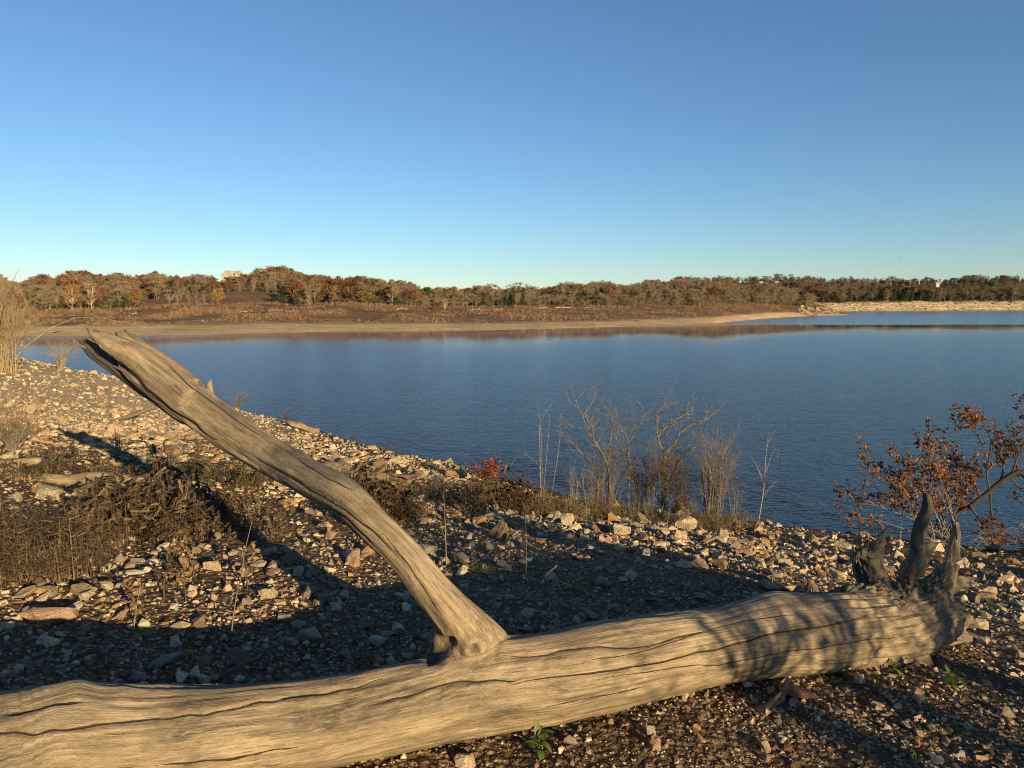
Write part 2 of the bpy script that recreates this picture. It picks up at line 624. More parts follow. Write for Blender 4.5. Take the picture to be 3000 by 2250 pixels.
def far_material(name, bluff):
    m, nt, b = new_mat(name)
    w = worldpos(nt)
    row = attr(nt, 'row', 'Fac')
    streak = noise(nt, mapping(nt, w, (0.03, 0.5, 1.2)), 1.0, 5, 0.6)
    patch = noise(nt, w, 0.08, 5, 0.6)
    add = nd(nt, 'ShaderNodeMath', operation='MULTIPLY_ADD')
    nt.links.new(streak, add.inputs[0])
    add.inputs[1].default_value = 0.5
    nt.links.new(row, add.inputs[2])
    sub = nd(nt, 'ShaderNodeMath', operation='MULTIPLY_ADD')
    nt.links.new(add.outputs[0], sub.inputs[0])
    sub.inputs[1].default_value = 0.25
    sub.inputs[2].default_value = 0.0
    if bluff:
        c = ramp(nt, sub.outputs[0], [(0.0, (0.25, 0.21, 0.15)), (0.1, (0.46, 0.39, 0.28)), (0.30, (0.44, 0.36, 0.25)), (0.36, (0.10, 0.075, 0.04)), (1.0, (0.08, 0.07, 0.035))])
    else:
        c = ramp(nt, sub.outputs[0], [(0.0, (0.30, 0.20, 0.11)), (0.09, (0.60, 0.45, 0.26)), (0.24, (0.54, 0.40, 0.225)), (0.33, (0.17, 0.11, 0.058)),
                                      (0.46, (0.15, 0.09, 0.05)), (0.6, (0.19, 0.105, 0.048)), (0.8, (0.20, 0.115, 0.052)), (0.95, (0.10, 0.08, 0.045))])
    c = mixc(nt, c, ramp(nt, patch, [(0.3, (0.68, 0.66, 0.62)), (0.7, (1.18, 1.12, 1.05))]), 1.0, 'MULTIPLY')
    # old waterlines: thin terraces left as the lake fell
    tr = nd(nt, 'ShaderNodeMath', operation='MULTIPLY_ADD')
    nt.links.new(row, tr.inputs[0])
    tr.inputs[1].default_value = 9.0
    nt.links.new(noise(nt, mapping(nt, w, (0.05, 0.2, 0.2)), 1.0, 4), tr.inputs[2])
    sn = nd(nt, 'ShaderNodeMath', operation='SINE')
    ml = nd(nt, 'ShaderNodeMath', operation='MULTIPLY')
    nt.links.new(tr.outputs[0], ml.inputs[0])
    ml.inputs[1].default_value = 4.5
    nt.links.new(ml.outputs[0], sn.inputs[0])
    c = mixc(nt, c, ramp(nt, sn.outputs[0], [(0.0, (1, 1, 1)), (0.75, (1, 1, 1)), (0.97, (0.62, 0.58, 0.54))]), 1.0, 'MULTIPLY')
    fine = noise(nt, mapping(nt, w, (0.6, 1.5, 4.0)), 1.0, 6, 0.7)
    c = mixc(nt, c, ramp(nt, fine, [(0.32, (0.6, 0.58, 0.55)), (0.62, (1.15, 1.15, 1.12))]), 1.0, 'MULTIPLY')
    nt.links.new(c, b.inputs['Base Color'])
    nt.links.new(bump(nt, fine, 0.6, 0.5), b.inputs['Normal'])
    b.inputs['Roughness'].default_value = 0.95
    return m

def far_sheet(name, us, ys, hf, mat):
    U, Y = np.meshgrid(us, ys, indexing='ij')
    x = x_of(U, Y).ravel()
    y = Y.ravel()
    z, row = hf(x, y, True)
    nu, ny = U.shape
    i = np.arange(nu - 1)[:, None] * ny + np.arange(ny - 1)[None, :]
    q = np.stack([i, i + ny, i + ny + 1, i + 1], -1).reshape(-1, 4)
    return link(name, np_mesh(name, np.stack([x, y, z], 1), q, [mat], True, floats={'row': row}))

far_shore = far_sheet('far_shore', np.linspace(-900, 2620, 300), np.concatenate([np.linspace(95, 330, 170), np.linspace(334, 760, 50)]), far_h, far_material('far_shore_ground', False))
tag(far_shore, 'low tan and brown far shore rising into wooded hills', kind='structure')
far_bank = far_sheet('far_bank', np.linspace(1500, 4300, 360), np.concatenate([np.linspace(455, 620, 90), np.linspace(626, 1400, 30)]), bank_h, far_material('limestone_bank', True))
tag(far_bank, 'pale limestone bank below a dark wooded ridge across the lake', kind='structure')

# ------------------------------------------------------------------ water
def water_material():
    m, nt, b = new_mat('lake_water')
    w = worldpos(nt)
    b.inputs['Base Color'].default_value = (0.008, 0.056, 0.135, 1)
    rr = nd(nt, 'ShaderNodeMapRange')
    nt.links.new(attr(nt, 'chop', 'Fac'), rr.inputs[0])
    rr.inputs['To Min'].default_value = 0.03
    rr.inputs['To Max'].default_value = 0.20
    nt.links.new(rr.outputs[0], b.inputs['Roughness'])
    b.inputs['IOR'].default_value = 1.333
    b.inputs['Specular IOR Level'].default_value = 0.5
    rip = attr(nt, 'ripple', 'Fac')
    w1 = noise(nt, mapping(nt, w, (1.0, 2.9, 1), (0, 0, math.radians(-16))), 2.3, 2, 0.45, 0.5)
    w2 = noise(nt, mapping(nt, w, (1.0, 2.2, 1), (0, 0, math.radians(12))), 5.0, 2, 0.5, 0.4)
    w3 = noise(nt, mapping(nt, w, (1.0, 2.6, 1), (0, 0, math.radians(-30))), 0.35, 2, 0.5, 0.2)
    a = nd(nt, 'ShaderNodeMath', operation='MULTIPLY_ADD')
    nt.links.new(w2, a.inputs[0])
    a.inputs[1].default_value = 0.42
    nt.links.new(w1, a.inputs[2])
    a2 = nd(nt, 'ShaderNodeMath', operation='MULTIPLY_ADD')
    nt.links.new(w3, a2.inputs[0])
    a2.inputs[1].default_value = 0.9
    nt.links.new(a.outputs[0], a2.inputs[2])
    h = nd(nt, 'ShaderNodeMath', operation='MULTIPLY')
    nt.links.new(a2.outputs[0], h.inputs[0])
    nt.links.new(rip, h.inputs[1])
    nt.links.new(bump(nt, h.outputs[0], 1.0, 0.125), b.inputs['Normal'])
    return m

def ripple_amount(x, y):
    u = u_of(x, y)
    v = 1125 - F * (-math.sin(PITCH) * 0 + np.tan(np.arctan2(-5.0, y) + PITCH))
    p = np.stack([x * 0.035, y * 0.012, np.zeros_like(x)], 1)
    n = fbm(p, 3, 77)
    # sheltered, calm water under the far shore; open water and wind lanes are rippled
    ys = np.interp(u, FAR_U, _FY[:, 0])
    off = ys - y
    calm_w = np.interp(u, [0, 700, 1300, 1900, 2300, 2600], [38, 43, 50, 62, 150, 200])
    r = 0.06 + 0.94 / (1 + np.exp(-(off - calm_w + 14 * n) / 7.0))
    lane = np.exp(-((off - 1.5 - 2.5 * np.clip((u - 100) / 500, 0, 1)) / 3.2) ** 2) * (1 / (1 + np.exp((u - 640) / 30)))
    lane2 = 1 / (1 + np.exp(-(y - 172 - 2 * n) / 2.0)) * (1 / (1 + np.exp(-(u - 1950) / 60)))
    r = np.maximum(r, np.maximum(0.9 * lane, 0.9 * lane2))
    return np.clip(r, 0.05, 1)

wx_a = np.radians(np.linspace(-72, 72, 300))
me, wx, wy = polar_sheet('lake_water', wx_a, np.geomspace(8, 1500, 220), lambda x, y: np.zeros_like(x), water_material(), smooth=False)
# waves that can be told apart are relief; waves finer than that, far out, are roughness
_rip = ripple_amount(wx, wy)
_lod = np.clip(20.0 / np.hypot(wx, wy), 0.04, 1)
a_ = me.attributes.new('ripple', 'FLOAT', 'POINT')
a_.data.foreach_set('value', (_rip * _lod).astype(np.float32))
a_ = me.attributes.new('chop', 'FLOAT', 'POINT')
a_.data.foreach_set('value', (_rip * (1 - 0.35 * _lod)).astype(np.float32))
lake = tag(link('lake_water', me), 'rippled blue lake water', kind='structure')
# ------------------------------------------------------------------ far trees
M_TWIG_O = plain_mat('bare_twigs', (0.165, 0.122, 0.078), (0.24, 0.18, 0.118), 1.0, tint='obj')
M_TWIG_A = plain_mat('bare_twigs_mass', (0.26, 0.19, 0.13), (0.36, 0.27, 0.19), 1.0, tint='attr')
M_BARK_O = plain_mat('pale_bark', (0.16, 0.125, 0.09), (0.26, 0.215, 0.16), 2.0, tint='obj')
M_WHITE = plain_mat('white_bark', (0.36, 0.30, 0.22), (0.50, 0.42, 0.32), 2.0)
M_LEAF_O = plain_mat('tree_leaves', (1, 1, 1), (1, 1, 1), 1.0, tint='obj', backlit=0.15)
M_LEAF_A = plain_mat('tree_leaves_mass', (1, 1, 1), (1, 1, 1), 1.0, tint='attr', backlit=0.15)

def crown_lobes(rng, kind):
    """centres and radii of the lumps that make up a crown, for a tree of height 1"""
    if kind == 'cedar':
        n = 9
        h = np.linspace(0.12, 0.95, n)
        r = 0.24 * (1.02 - h) ** 0.8 + 0.03
        return np.stack([rng.normal(0, 0.02, n), rng.normal(0, 0.02, n), h], 1), r
    if kind == 'scrub':
        n = 7
        c = np.stack([rng.normal(0, 0.22, n), rng.normal(0, 0.22, n), rng.uniform(0.25, 0.75, n)], 1)
        return c, rng.uniform(0.15, 0.28, n)
    n = 20
    a = rng.uniform(0, 6.28, n)
    h = rng.uniform(0.26, 0.92, n)
    rr = np.sqrt(np.clip(0.25 ** 2 * (1 - ((h - 0.58) / 0.42) ** 2), 0.004, 1)) * rng.uniform(0.35, 1.0, n)
    return np.stack([rr * np.cos(a), rr * np.sin(a), h], 1), rng.uniform(0.065, 0.14, n)

def tree_arrays(seed, kind, dense=1.0):
    """trunk Tubes and crown (V,T,shade) for a tree one unit tall"""
    rng = np.random.default_rng(seed)
    C, R = crown_lobes(rng, kind)
    tb = Tubes()
    top = 0.9 if kind == 'cedar' else (0.5 if kind == 'scrub' else 0.72)
    n = 7
    t = np.linspace(0, 1, n)
    ax = np.stack([0.03 * np.sin(t * 3 + seed), 0.03 * np.cos(t * 2.3 + seed) - 0.03, t * top], 1)
    ax[:, :2] -= ax[0, :2]
    tb.add(ax, 0.014 * (1 - 0.8 * t) + 0.002, 5, cap=False)
    if kind != 'cedar':
        for c in C:
            zb = min(max(c[2] * rng.uniform(0.45, 0.75), 0.05), top)
            b = np.array([np.interp(zb, ax[:, 2], ax[:, 0]), np.interp(zb, ax[:, 2], ax[:, 1]), zb])
            mid = b * 0.45 + c * 0.55 + rng.normal(0, 0.012, 3)
            mid[2] -= 0.02
            tb.add([b, mid, c, c + (c - mid) * 0.8 + [0, 0, 0.03]], [0.010, 0.007, 0.004, 0.0015], 4, cap=False)
    V = []
    T = []
    S = []
    off = 0
    for c, r in zip(C, R):
        if kind in ('bare', 'scrub', 'sycamore'):
            m = int((36 if kind == 'bare' else 34) * dense)
            d = rng.normal(size=(m, 3))
            d /= np.linalg.norm(d, axis=1)[:, None]
            d[:, 2] = np.abs(d[:, 2]) * 0.8 + 0.15 * (d[:, 2] > -1)
            st = c + d * r * rng.uniform(0.0, 0.5, m)[:, None]
            en = c + d * r * rng.uniform(0.9, 1.45, m)[:, None] + rng.normal(0, 0.02, (m, 3))
            w = np.cross(d, rng.normal(size=(m, 3)))
            w /= np.linalg.norm(w, axis=1)[:, None] + 1e-9
            w *= rng.uniform(0.006, 0.013, m)[:, None] / math.sqrt(dense)
            vv = np.stack([st - w * 0.6, st + w * 0.6, en], 1).reshape(-1, 3)
            tt = np.arange(m * 3).reshape(-1, 3)
        else:
            m = int((70 if kind == 'cedar' else 44) * dense)
            d = rng.normal(size=(m, 3))
            d /= np.linalg.norm(d, axis=1)[:, None]
            P = c + d * (r * rng.uniform(0.55, 1.08, m))[:, None] * ([1, 1, 0.8] if kind != 'cedar' else [1, 1, 0.55])
            vv, tt = leaf_faces(rng, P, 0.055 / math.sqrt(dense), 1.3, 0.2 if kind != 'cedar' else 0.8)
        V.append(vv)
        T.append(tt + off)
        S.append(np.full(len(vv), rng.uniform(0.75, 1.2)))
        off += len(vv)
    V = np.concatenate(V)
    S = np.concatenate(S) * rng.uniform(0.85, 1.15, len(V) // (3 if kind in ('bare', 'scrub', 'sycamore') else 4)).repeat(3 if kind in ('bare', 'scrub', 'sycamore') else 4)
    return tb, V, np.concatenate(T), S

TREE_SRC = {}
for kind in ('bare', 'leafy', 'cedar', 'scrub', 'sycamore'):
    TREE_SRC[kind] = []
    for s in range(5):
        tb, V, T, S = tree_arrays(100 + s * 7 + len(kind), kind, 1.6 if kind != 'sycamore' else 1.0)
        tm = tb.mesh('trunk_' + kind, [M_WHITE if kind == 'sycamore' else M_BARK_O])
        cm = np_mesh('crown_' + kind, V, T, [M_LEAF_O if kind in ('leafy', 'cedar', 'sycamore') else M_TWIG_O])
        TREE_SRC[kind].append((tm, cm))
def instanced_material(name, base):
    """colour of one tree of the mass comes with its instance, lighter and darker lumps with its mesh"""
    m, nt, b = new_mat(name)
    if base is None:
        c = attr(nt, 'tint', 'Color', 'INSTANCER')
        c = mixc(nt, c, attr(nt, 'tint', 'Color'), 1.0, 'MULTIPLY')
    else:
        c = ramp(nt, noise(nt, objcoord(nt), 2.0), [(0.3, base), (0.7, tuple(x * 1.4 for x in base))])
    nt.links.new(c, b.inputs['Base Color'])
    return m
M_MASS_CROWN = instanced_material('wood_mass_crown', None)
M_MASS_TRUNK = instanced_material('wood_mass_trunk', (0.15, 0.12, 0.088))
SRC_COL = bpy.data.collections.new('tree_sources')
SRC_IDX = {}
for kind in ('bare', 'cedar', 'leafy', 'scrub'):
    SRC_IDX[kind] = []
    for s in range(6):
        tb, V, T, S = tree_arrays(300 + s * 5 + len(kind), kind, 0.95)
        tv = np.concatenate(tb.V)
        tq = np.concatenate(tb.Q)
        nv = len(V)
        me = np_mesh('tree_source', np.concatenate([V, tv]), [T, tq + nv], [M_MASS_CROWN, M_MASS_TRUNK], False,
                     colors=np.concatenate([np.repeat(S[:, None], 3, 1), np.ones((len(tv), 3))]), mat_idx=np.concatenate([np.zeros(len(T)), np.ones(len(tq))]))
        so = bpy.data.objects.new('tree_source_%s_%d' % (kind, s), me)
        SRC_COL.objects.link(so)
        SRC_IDX[kind].append(len(SRC_COL.objects) - 1)

LEAFCOL = {
    'russet': [(0.120, 0.060, 0.030), (0.135, 0.070, 0.034), (0.105, 0.055, 0.030), (0.130, 0.050, 0.026)],
    'ochre': [(0.19, 0.118, 0.042), (0.165, 0.105, 0.045)],
    'yellow': [(0.32, 0.215, 0.05)],
    'red': [(0.135, 0.034, 0.022)],
    'green': [(0.045, 0.060, 0.024), (0.038, 0.052, 0.021), (0.055, 0.064, 0.028), (0.032, 0.044, 0.019)],
    'olive': [(0.085, 0.078, 0.034), (0.072, 0.070, 0.032)],
}
rngT = np.random.default_rng(11)
N_TREE = [0]
TREES = []

def plant_tree(kind, col, x, y, h, hf, label, group, rz=None, sx=1.0):
    loc = (float(x), float(y), float(hf(x, y)[0]) - 0.05)
    tm, cm = TREE_SRC[kind][N_TREE[0] % 5]
    N_TREE[0] += 1
    e = empty('tree', loc, label, 'tree', group)
    if group:
        TREES.append((e, label, h))
    if kind == 'cedar':
        e.name = 'cedar_tree'
    e.rotation_euler = (0, 0, rngT.uniform(0, 6.28) if rz is None else rz)
    e.scale = (h * sx, h * sx, h)
    t = link('trunk', tm, e)
    c = link('crown', cm, e)
    j = rngT.uniform(0.85, 1.15)
    if kind in ('bare', 'scrub'):
        cc = rngT.uniform(0.75, 1.2)
        w = rngT.uniform(-0.06, 0.06)
        c.color = (cc * (1 + w), cc, cc * (1 - w), 1)
        t.color = (cc * 1.1, cc * 1.1, cc * 1.1, 1)
    else:
        c.color = (col[0] * j, col[1] * j, col[2] * j, 1)
        t.color = (0.8, 0.75, 0.7, 1)
    return e

def pick(rng, probs):
    ks = list(probs)
    p = np.array([probs[k] for k in ks])
    return ks[rng.choice(len(ks), p=p / p.sum())]

def kind_of(name):
    return {'bare': 'bare', 'scrub': 'scrub', 'green': 'cedar', 'olive': 'scrub'}.get(name, 'leafy')

# wooded zones: name, u range, row range (of the far_profile rows), count of single trees, count in the mass, kinds, height range, label
ZONES = [
    ('far', (-150, 430), (2.02, 2.45), 58, 60, {'bare': 6, 'russet': 1.6, 'green': 1.2, 'ochre': 0.6, 'scrub': 1.5}, (4.5, 7.0),
     'tree at the lower edge of the wood beside the sloping field', 'trees at the lower edge of the wood beside the sloping field'),
    ('far', (-300, 470), (2.45, 4.2), 20, 640, {'bare': 4, 'russet': 2.6, 'green': 1.8, 'ochre': 0.3}, (5.5, 7.6),
     'tree on the hill above the wood edge, short of the hilltop house', 'trees on the hill short of the hilltop house'),
    ('far', (440, 1010), (3.03, 3.28), 44, 50, {'bare': 6, 'russet': 2.0, 'green': 1.4, 'ochre': 0.4}, (3.8, 6.2),
     'tree in the row along the top of the sloping field', 'trees along the top of the sloping field'),
    ('far', (440, 760), (3.3, 4.25), 16, 330, {'bare': 5, 'russet': 1.5, 'green': 3.0}, (4.0, 5.6),
     'tree on the hillside below the hilltop house', 'trees on the hillside below the hilltop house'),
    ('far', (740, 1130), (3.3, 4.25), 16, 360, {'bare': 3.0, 'russet': 2.0, 'green': 3.5, 'ochre': 0.5, 'red': 0.25}, (5.0, 6.8),
     'tree on the hill behind the field, away from the house', 'trees on the hill behind the field'),
    ('far', (830, 1240), (2.05, 2.9), 44, 60, {'bare': 4, 'russet': 2.2, 'ochre': 1.2, 'scrub': 3, 'green': 1.6}, (3.5, 6.2),
     'tree in the clump between the field and the long wood', 'trees in the clump between the field and the long wood'),
    ('far', (1120, 1500), (2.9, 4.3), 0, 380, {'bare': 4, 'russet': 2.2, 'green': 2.2, 'ochre': 0.3, 'red': 0.2}, (3.8, 5.6), '', ''),
    ('far', (1230, 1700), (2.06, 2.9), 46, 150, {'scrub': 6, 'bare': 4, 'green': 1.0, 'olive': 2.5, 'russet': 0.4}, (3.2, 5.4),
     'scrubby tree in the long wood above the white driftwood', 'trees in the long wood above the white driftwood'),
    ('far', (1480, 2330), (2.9, 4.35), 10, 800, {'bare': 6, 'scrub': 2, 'russet': 1.0, 'olive': 1.2, 'green': 0.7}, (5.0, 6.8),
     'bare tree on the crest of the long wood by the point', 'trees on the crest of the long wood'),
    ('far', (1680, 2385), (2.05, 2.9), 34, 210, {'bare': 4, 'scrub': 5, 'olive': 2.0, 'green': 0.7, 'russet': 0.5}, (3.8, 6.0),
     'tree along the front of the wood near the point', 'trees along the front of the wood near the point'),
    ('far', (-200, 440), (2.0, 2.35), 0, 150, {'scrub': 4, 'olive': 2, 'green': 1.5}, (2.4, 4.2), '', ''),
    ('far', (450, 1000), (3.0, 3.12), 0, 90, {'scrub': 4, 'olive': 2, 'green': 3}, (2.4, 4.5), '', ''),
    ('far', (830, 2380), (2.02, 2.5), 0, 420, {'scrub': 5, 'olive': 3, 'green': 1.2}, (2.2, 4.0), '', ''),
    ('bank', (2050, 3150), (1.15, 2.6), 12, 860, {'green': 6.0, 'bare': 2.6, 'russet': 0.8, 'ochre': 0.2, 'olive': 1.2}, (6.5, 10.0),
     'tree just above the pale limestone bank across the lake', 'trees just above the limestone bank'),
    ('bank', (1990, 3200), (2.6, 4.3), 0, 1000, {'bare': 3.2, 'green': 4.0, 'russet': 1.1, 'ochre': 0.2}, (6.5, 10.0), '', ''),
]
mass = {'far': [], 'bank': []}
CLEAR = [('bank', 2600, 2790, 2.55, 3.55)]
for (which, (u0, u1), (r0, r1), nsing, nmass, kinds, (h0, h1), label, group) in ZONES:
    UU, FY, hf = (FAR_U, _FY, far_h) if which == 'far' else (BANK_U, _BY, bank_h)
    rng = np.random.default_rng(abs(hash((u0, u1, int(r0 * 100)))) % 100000)
    for i in range(nsing + nmass):
        u = rng.uniform(u0, u1)
        # front trees show most: they are the single ones
        row = r0 + (r1 - r0) * ((i + 0.5) / max(nsing, 1) * 0.35 if i < nsing else rng.uniform(0, 1))
        if which == 'bank' and 2600 < u < 2800 and 2.5 < row < 3.4:
            continue
        if which == 'far' and 640 < u < 745 and 3.45 < row:
            continue
        k = int(row)
        ya = np.interp(u, UU, FY[:, k])
        yb = np.interp(u, UU, FY[:, min(k + 1, FY.shape[1] - 1)])
        y = ya + (row - k) * (yb - ya)
        x = x_of(u, y)
        name = pick(rng, kinds)
        # cedars stand in patches, and the canopy rises and falls along the ridge
        pn = math.sin(x * 0.043 + 1.3) * math.sin(y * 0.031 + x * 0.011) + 0.5 * math.sin(x * 0.11 + y * 0.07)
        if 'green' in kinds and pn > 0.45 and rng.uniform() < (0.62 if which == 'bank' else 0.42) and u0 != 440:
            name = 'green'
        elif name == 'green' and pn < 0 and rng.uniform() < 0.6:
            name = 'bare' if 'bare' in kinds else name
        kd = kind_of(name)
        h = rng.uniform(h0, h1) * (1 + 0.16 * math.sin(u * 0.021 + row) + 0.12 * math.sin(u * 0.053 + 2)) * (0.72 if kd in ('cedar', 'scrub') else 1.0)
        col = LEAFCOL[name][rng.integers(len(LEAFCOL[name]))] if name in LEAFCOL else (0.3, 0.22, 0.15)
        if i < nsing:
            word = {'bare': 'bare grey ', 'scrub': 'twiggy tan ', 'green': 'dark green ', 'olive': 'twiggy tan ', 'russet': 'russet brown ', 'ochre': 'ochre leaved ', 'red': 'deep red ', 'yellow': 'yellow '}[name]
            lab = word + 'tree'
            plant_tree(kd, col, x, y, h, hf, lab, group, sx=1.25 if kd == 'scrub' else 1.0)
        else:
            mass[which].append((kd, name, col, x, y, 0.0, h, rng.integers(6), rng.uniform(0, 6.28), rng.uniform(0.78, 1.2)))

def scatter_group():
    ng = bpy.data.node_groups.new('tree_scatter', 'GeometryNodeTree')
    ng.interface.new_socket('Geometry', in_out='INPUT', socket_type='NodeSocketGeometry')
    ng.interface.new_socket('Geometry', in_out='OUTPUT', socket_type='NodeSocketGeometry')
    N = ng.nodes
    gi, go = N.new('NodeGroupInput'), N.new('NodeGroupOutput')
    ci = N.new('GeometryNodeCollectionInfo')
    ci.inputs['Collection'].default_value = SRC_COL
    ci.inputs['Separate Children'].default_value = True
    ci.inputs['Reset Children'].default_value = True
    ip = N.new('GeometryNodeInstanceOnPoints')
    ip.inputs['Pick Instance'].default_value = True
    def named(nm, typ):
        n = N.new('GeometryNodeInputNamedAttribute')
        n.data_type = typ
        n.inputs['Name'].default_value = nm
        return n.outputs['Attribute']
    ng.links.new(gi.outputs[0], ip.inputs['Points'])
    ng.links.new(ci.outputs[0], ip.inputs['Instance'])
    ng.links.new(named('idx', 'INT'), ip.inputs['Instance Index'])
    ng.links.new(named('rot', 'FLOAT_VECTOR'), ip.inputs['Rotation'])
    ng.links.new(named('scl', 'FLOAT_VECTOR'), ip.inputs['Scale'])
    ng.links.new(ip.outputs[0], go.inputs[0])
    return ng
SCATTER = scatter_group()

def build_mass(hills, name, label):
    items = mass[hills]
    x = np.array([i[3] for i in items])
    y = np.array([i[4] for i in items])
    z = (far_h if hills == 'far' else bank_h)(x, y)
    n = len(items)
    me = bpy.data.meshes.new(name)
    me.vertices.add(n)
    me.vertices.foreach_set('co', np.stack([x, y, z], 1).astype(np.float32).ravel())
    idx = np.zeros(n, np.int32)
    rot = np.zeros((n, 3), np.float32)
    scl = np.zeros((n, 3), np.float32)
    tint = np.ones((n, 4), np.float32)
    for q, (kd, nm, col, _x, _y, _z, h, s, a, j) in enumerate(items):
        idx[q] = SRC_IDX[kd][s]
        rot[q, 2] = a
        wide = (1.3 if kd == 'scrub' else 1.15) * (0.7 + 0.5 * j) * h
        scl[q] = (wide, wide, h)
        base = (np.array((0.19, 0.14, 0.09)) if nm != 'olive' else np.array((0.135, 0.115, 0.055))) if kd in ('bare', 'scrub') else np.array(col)
        tint[q, :3] = base * j * (0.8 if hills == 'bank' else 1.0)
    for nm, typ, arr, key in (('idx', 'INT', idx, 'value'), ('rot', 'FLOAT_VECTOR', rot, 'vector'), ('scl', 'FLOAT_VECTOR', scl, 'vector'), ('tint', 'FLOAT_COLOR', tint, 'color')):
        me.attributes.new(nm, typ, 'POINT').data.foreach_set(key, arr.ravel())
    o = link(name, me)
    md = o.modifiers.new('scatter', 'NODES')
    md.node_group = SCATTER
    return tag(o, label, kind='stuff')
build_mass('far', 'woods', 'autumn woods filling the hills behind the far shore')
build_mass('bank', 'woods', 'dark woods covering the ridge above the limestone bank')

# trees that stand out
def solo(kind, col, u, Y, h, label, sx=1.0, hf=far_h):
    return plant_tree(kind, col, x_of(u, Y), Y, h, hf, label, None, sx=sx)
solo('leafy', LEAFCOL['yellow'][0], 638, 178, 4.6, 'small golden yellow tree standing alone in the sloping field', 1.25)
solo('sycamore', (0.30, 0.16, 0.05), 210, 164, 6.8, 'white barked tree with ochre leaves, leftmost of the pale trunks')
solo('sycamore', (0.24, 0.15, 0.06), 268, 168, 6.2, 'white barked tree with thin ochre leaves right of the tallest pale trunk')
solo('leafy', LEAFCOL['red'][0], 1205, 300, 6.5, 'deep red tree on the hillside above the green clump', 1.2)
solo('leafy', LEAFCOL['russet'][1], 975, 186, 8.3, 'large russet tree at the corner of the field', 1.4)
solo('leafy', LEAFCOL['russet'][3], 1025, 192, 7.6, 'reddish brown tree right of the large russet tree', 1.35)
for q, (u, h) in enumerate([(1225, 4.6), (1252, 5.4), (1276, 5.0)]):
    solo('leafy', LEAFCOL['green'][1], u, 236 + q * 2, h, 'dark green rounded tree in the clump past the field, ' + ('leftmost', 'middle', 'rightmost')[q] + ' of three', 1.5)
solo('leafy', LEAFCOL['ochre'][0], 1120, 250, 7.0, 'golden brown tree left of the green clump', 1.2)
solo('leafy', LEAFCOL['russet'][3], 2090, 288, 6.5, 'rust coloured tree amid the bare wood near the point', 1.3)
solo('leafy', LEAFCOL['ochre'][0], 2805, 640, 9.0, 'orange tree on the ridge right of the white shed', 1.2, bank_h)
solo('leafy', LEAFCOL['ochre'][1], 2840, 612, 8.0, 'smaller orange tree above the right end of the limestone bank', 1.1, bank_h)
solo('sycamore', (0.2, 0.13, 0.07), 1303, 182, 3.6, 'lone white trunked tree low in the brown scrub')
solo('bare', None, 905, 172, 3.2, 'small whitish dead tree in the scrub below the field corner')
for u in (498, 520, 538, 556, 575, 600):
    plant_tree('bare', None, x_of(u, 176 + (u % 7)), 176 + (u % 7), 3.6 + (u % 5) * 0.2, far_h, 'thin bare sapling in the row left of the golden yellow tree', 'saplings left of the golden yellow tree')

# ------------------------------------------------------------------ scrub and dry grass on the far shore
def build_scrub():
    rng = np.random.default_rng(5)
    n = 15000
    u = rng.uniform(-300, 2400, n)
    row = rng.choice([0, 1], n, p=[0.1, 0.9])
    row = np.where(row == 1, 1.0 + 1.15 * rng.beta(1.1, 0.9, n), 0.75 + 0.25 * rng.uniform(0, 1, n))
    k = row.astype(int)
    ys = np.stack([np.interp(u, FAR_U, _FY[:, q]) for q in range(6)], 1)
    y = ys[np.arange(n), k] + (row - k) * (ys[np.arange(n), k + 1] - ys[np.arange(n), k])
    x = x_of(u, y)
    clump = vnoise(np.stack([x * 0.12, y * 0.25, x * 0], 1), 9)
    keep = (clump > -0.25) & (u < 2330)
    x, y, clump, row = x[keep], y[keep], clump[keep], row[keep]
    z = far_h(x, y)
    n = len(x)
    m = 6
    h = np.clip(0.45 + 0.9 * clump, 0.25, 1.6) * np.clip((row - 0.7) * 2.2, 0.3, 1) * rng.uniform(0.6, 1.3, n)
    P = np.repeat(np.stack([x, y, z - 0.03], 1), m, 0)
    H = np.repeat(h, m)
    d = rng.normal(size=(n * m, 3)) * [0.45, 0.45, 0.2] + [0, 0, 1]
    en = P + d * H[:, None] * rng.uniform(0.6, 1.1, n * m)[:, None]
    a = rng.uniform(0, 6.28, n * m)
    w = np.stack([np.cos(a), np.sin(a), 0 * a], 1) * rng.uniform(0.05, 0.12, n * m)[:, None]
    off = rng.normal(0, 0.18, (n * m, 3)) * [1, 1, 0]
    V = np.stack([P + off - w * 0.5, P + off + w * 0.5, en + off], 1).reshape(-1, 3)
    T = np.arange(len(V)).reshape(-1, 3)
    tone = np.array([(0.22, 0.15, 0.095), (0.27, 0.19, 0.125), (0.17, 0.105, 0.06), (0.20, 0.11, 0.06)])[rng.integers(0, 4, n)]
    Cc = np.repeat(tone * rng.uniform(0.8, 1.2, n)[:, None], m * 3, 0)
    me = np_mesh('scrub', V, T, [M_LEAF_A], False, colors=Cc)
    tag(link('dry_scrub', me), 'brown dead scrub and weeds above the tan far beach', kind='stuff')
build_scrub()
# ------------------------------------------------------------------ the fallen tree
def spline(P, n):
    """Catmull-Rom through the rows of P"""
    P = np.asarray(P, float)
    Q = np.vstack([2 * P[0] - P[1], P, 2 * P[-1] - P[-2]])
    m = len(P) - 1
    t = np.linspace(0, m, n)
    i = np.minimum(t.astype(int), m - 1)
    f = (t - i)[:, None]
    a, b, c, d = Q[i], Q[i + 1], Q[i + 2], Q[i + 3]
    return 0.5 * (2 * b + (c - a) * f + (2 * a - 5 * b + 4 * c - d) * f ** 2 + (3 * b - a - 3 * c + d) * f ** 3)

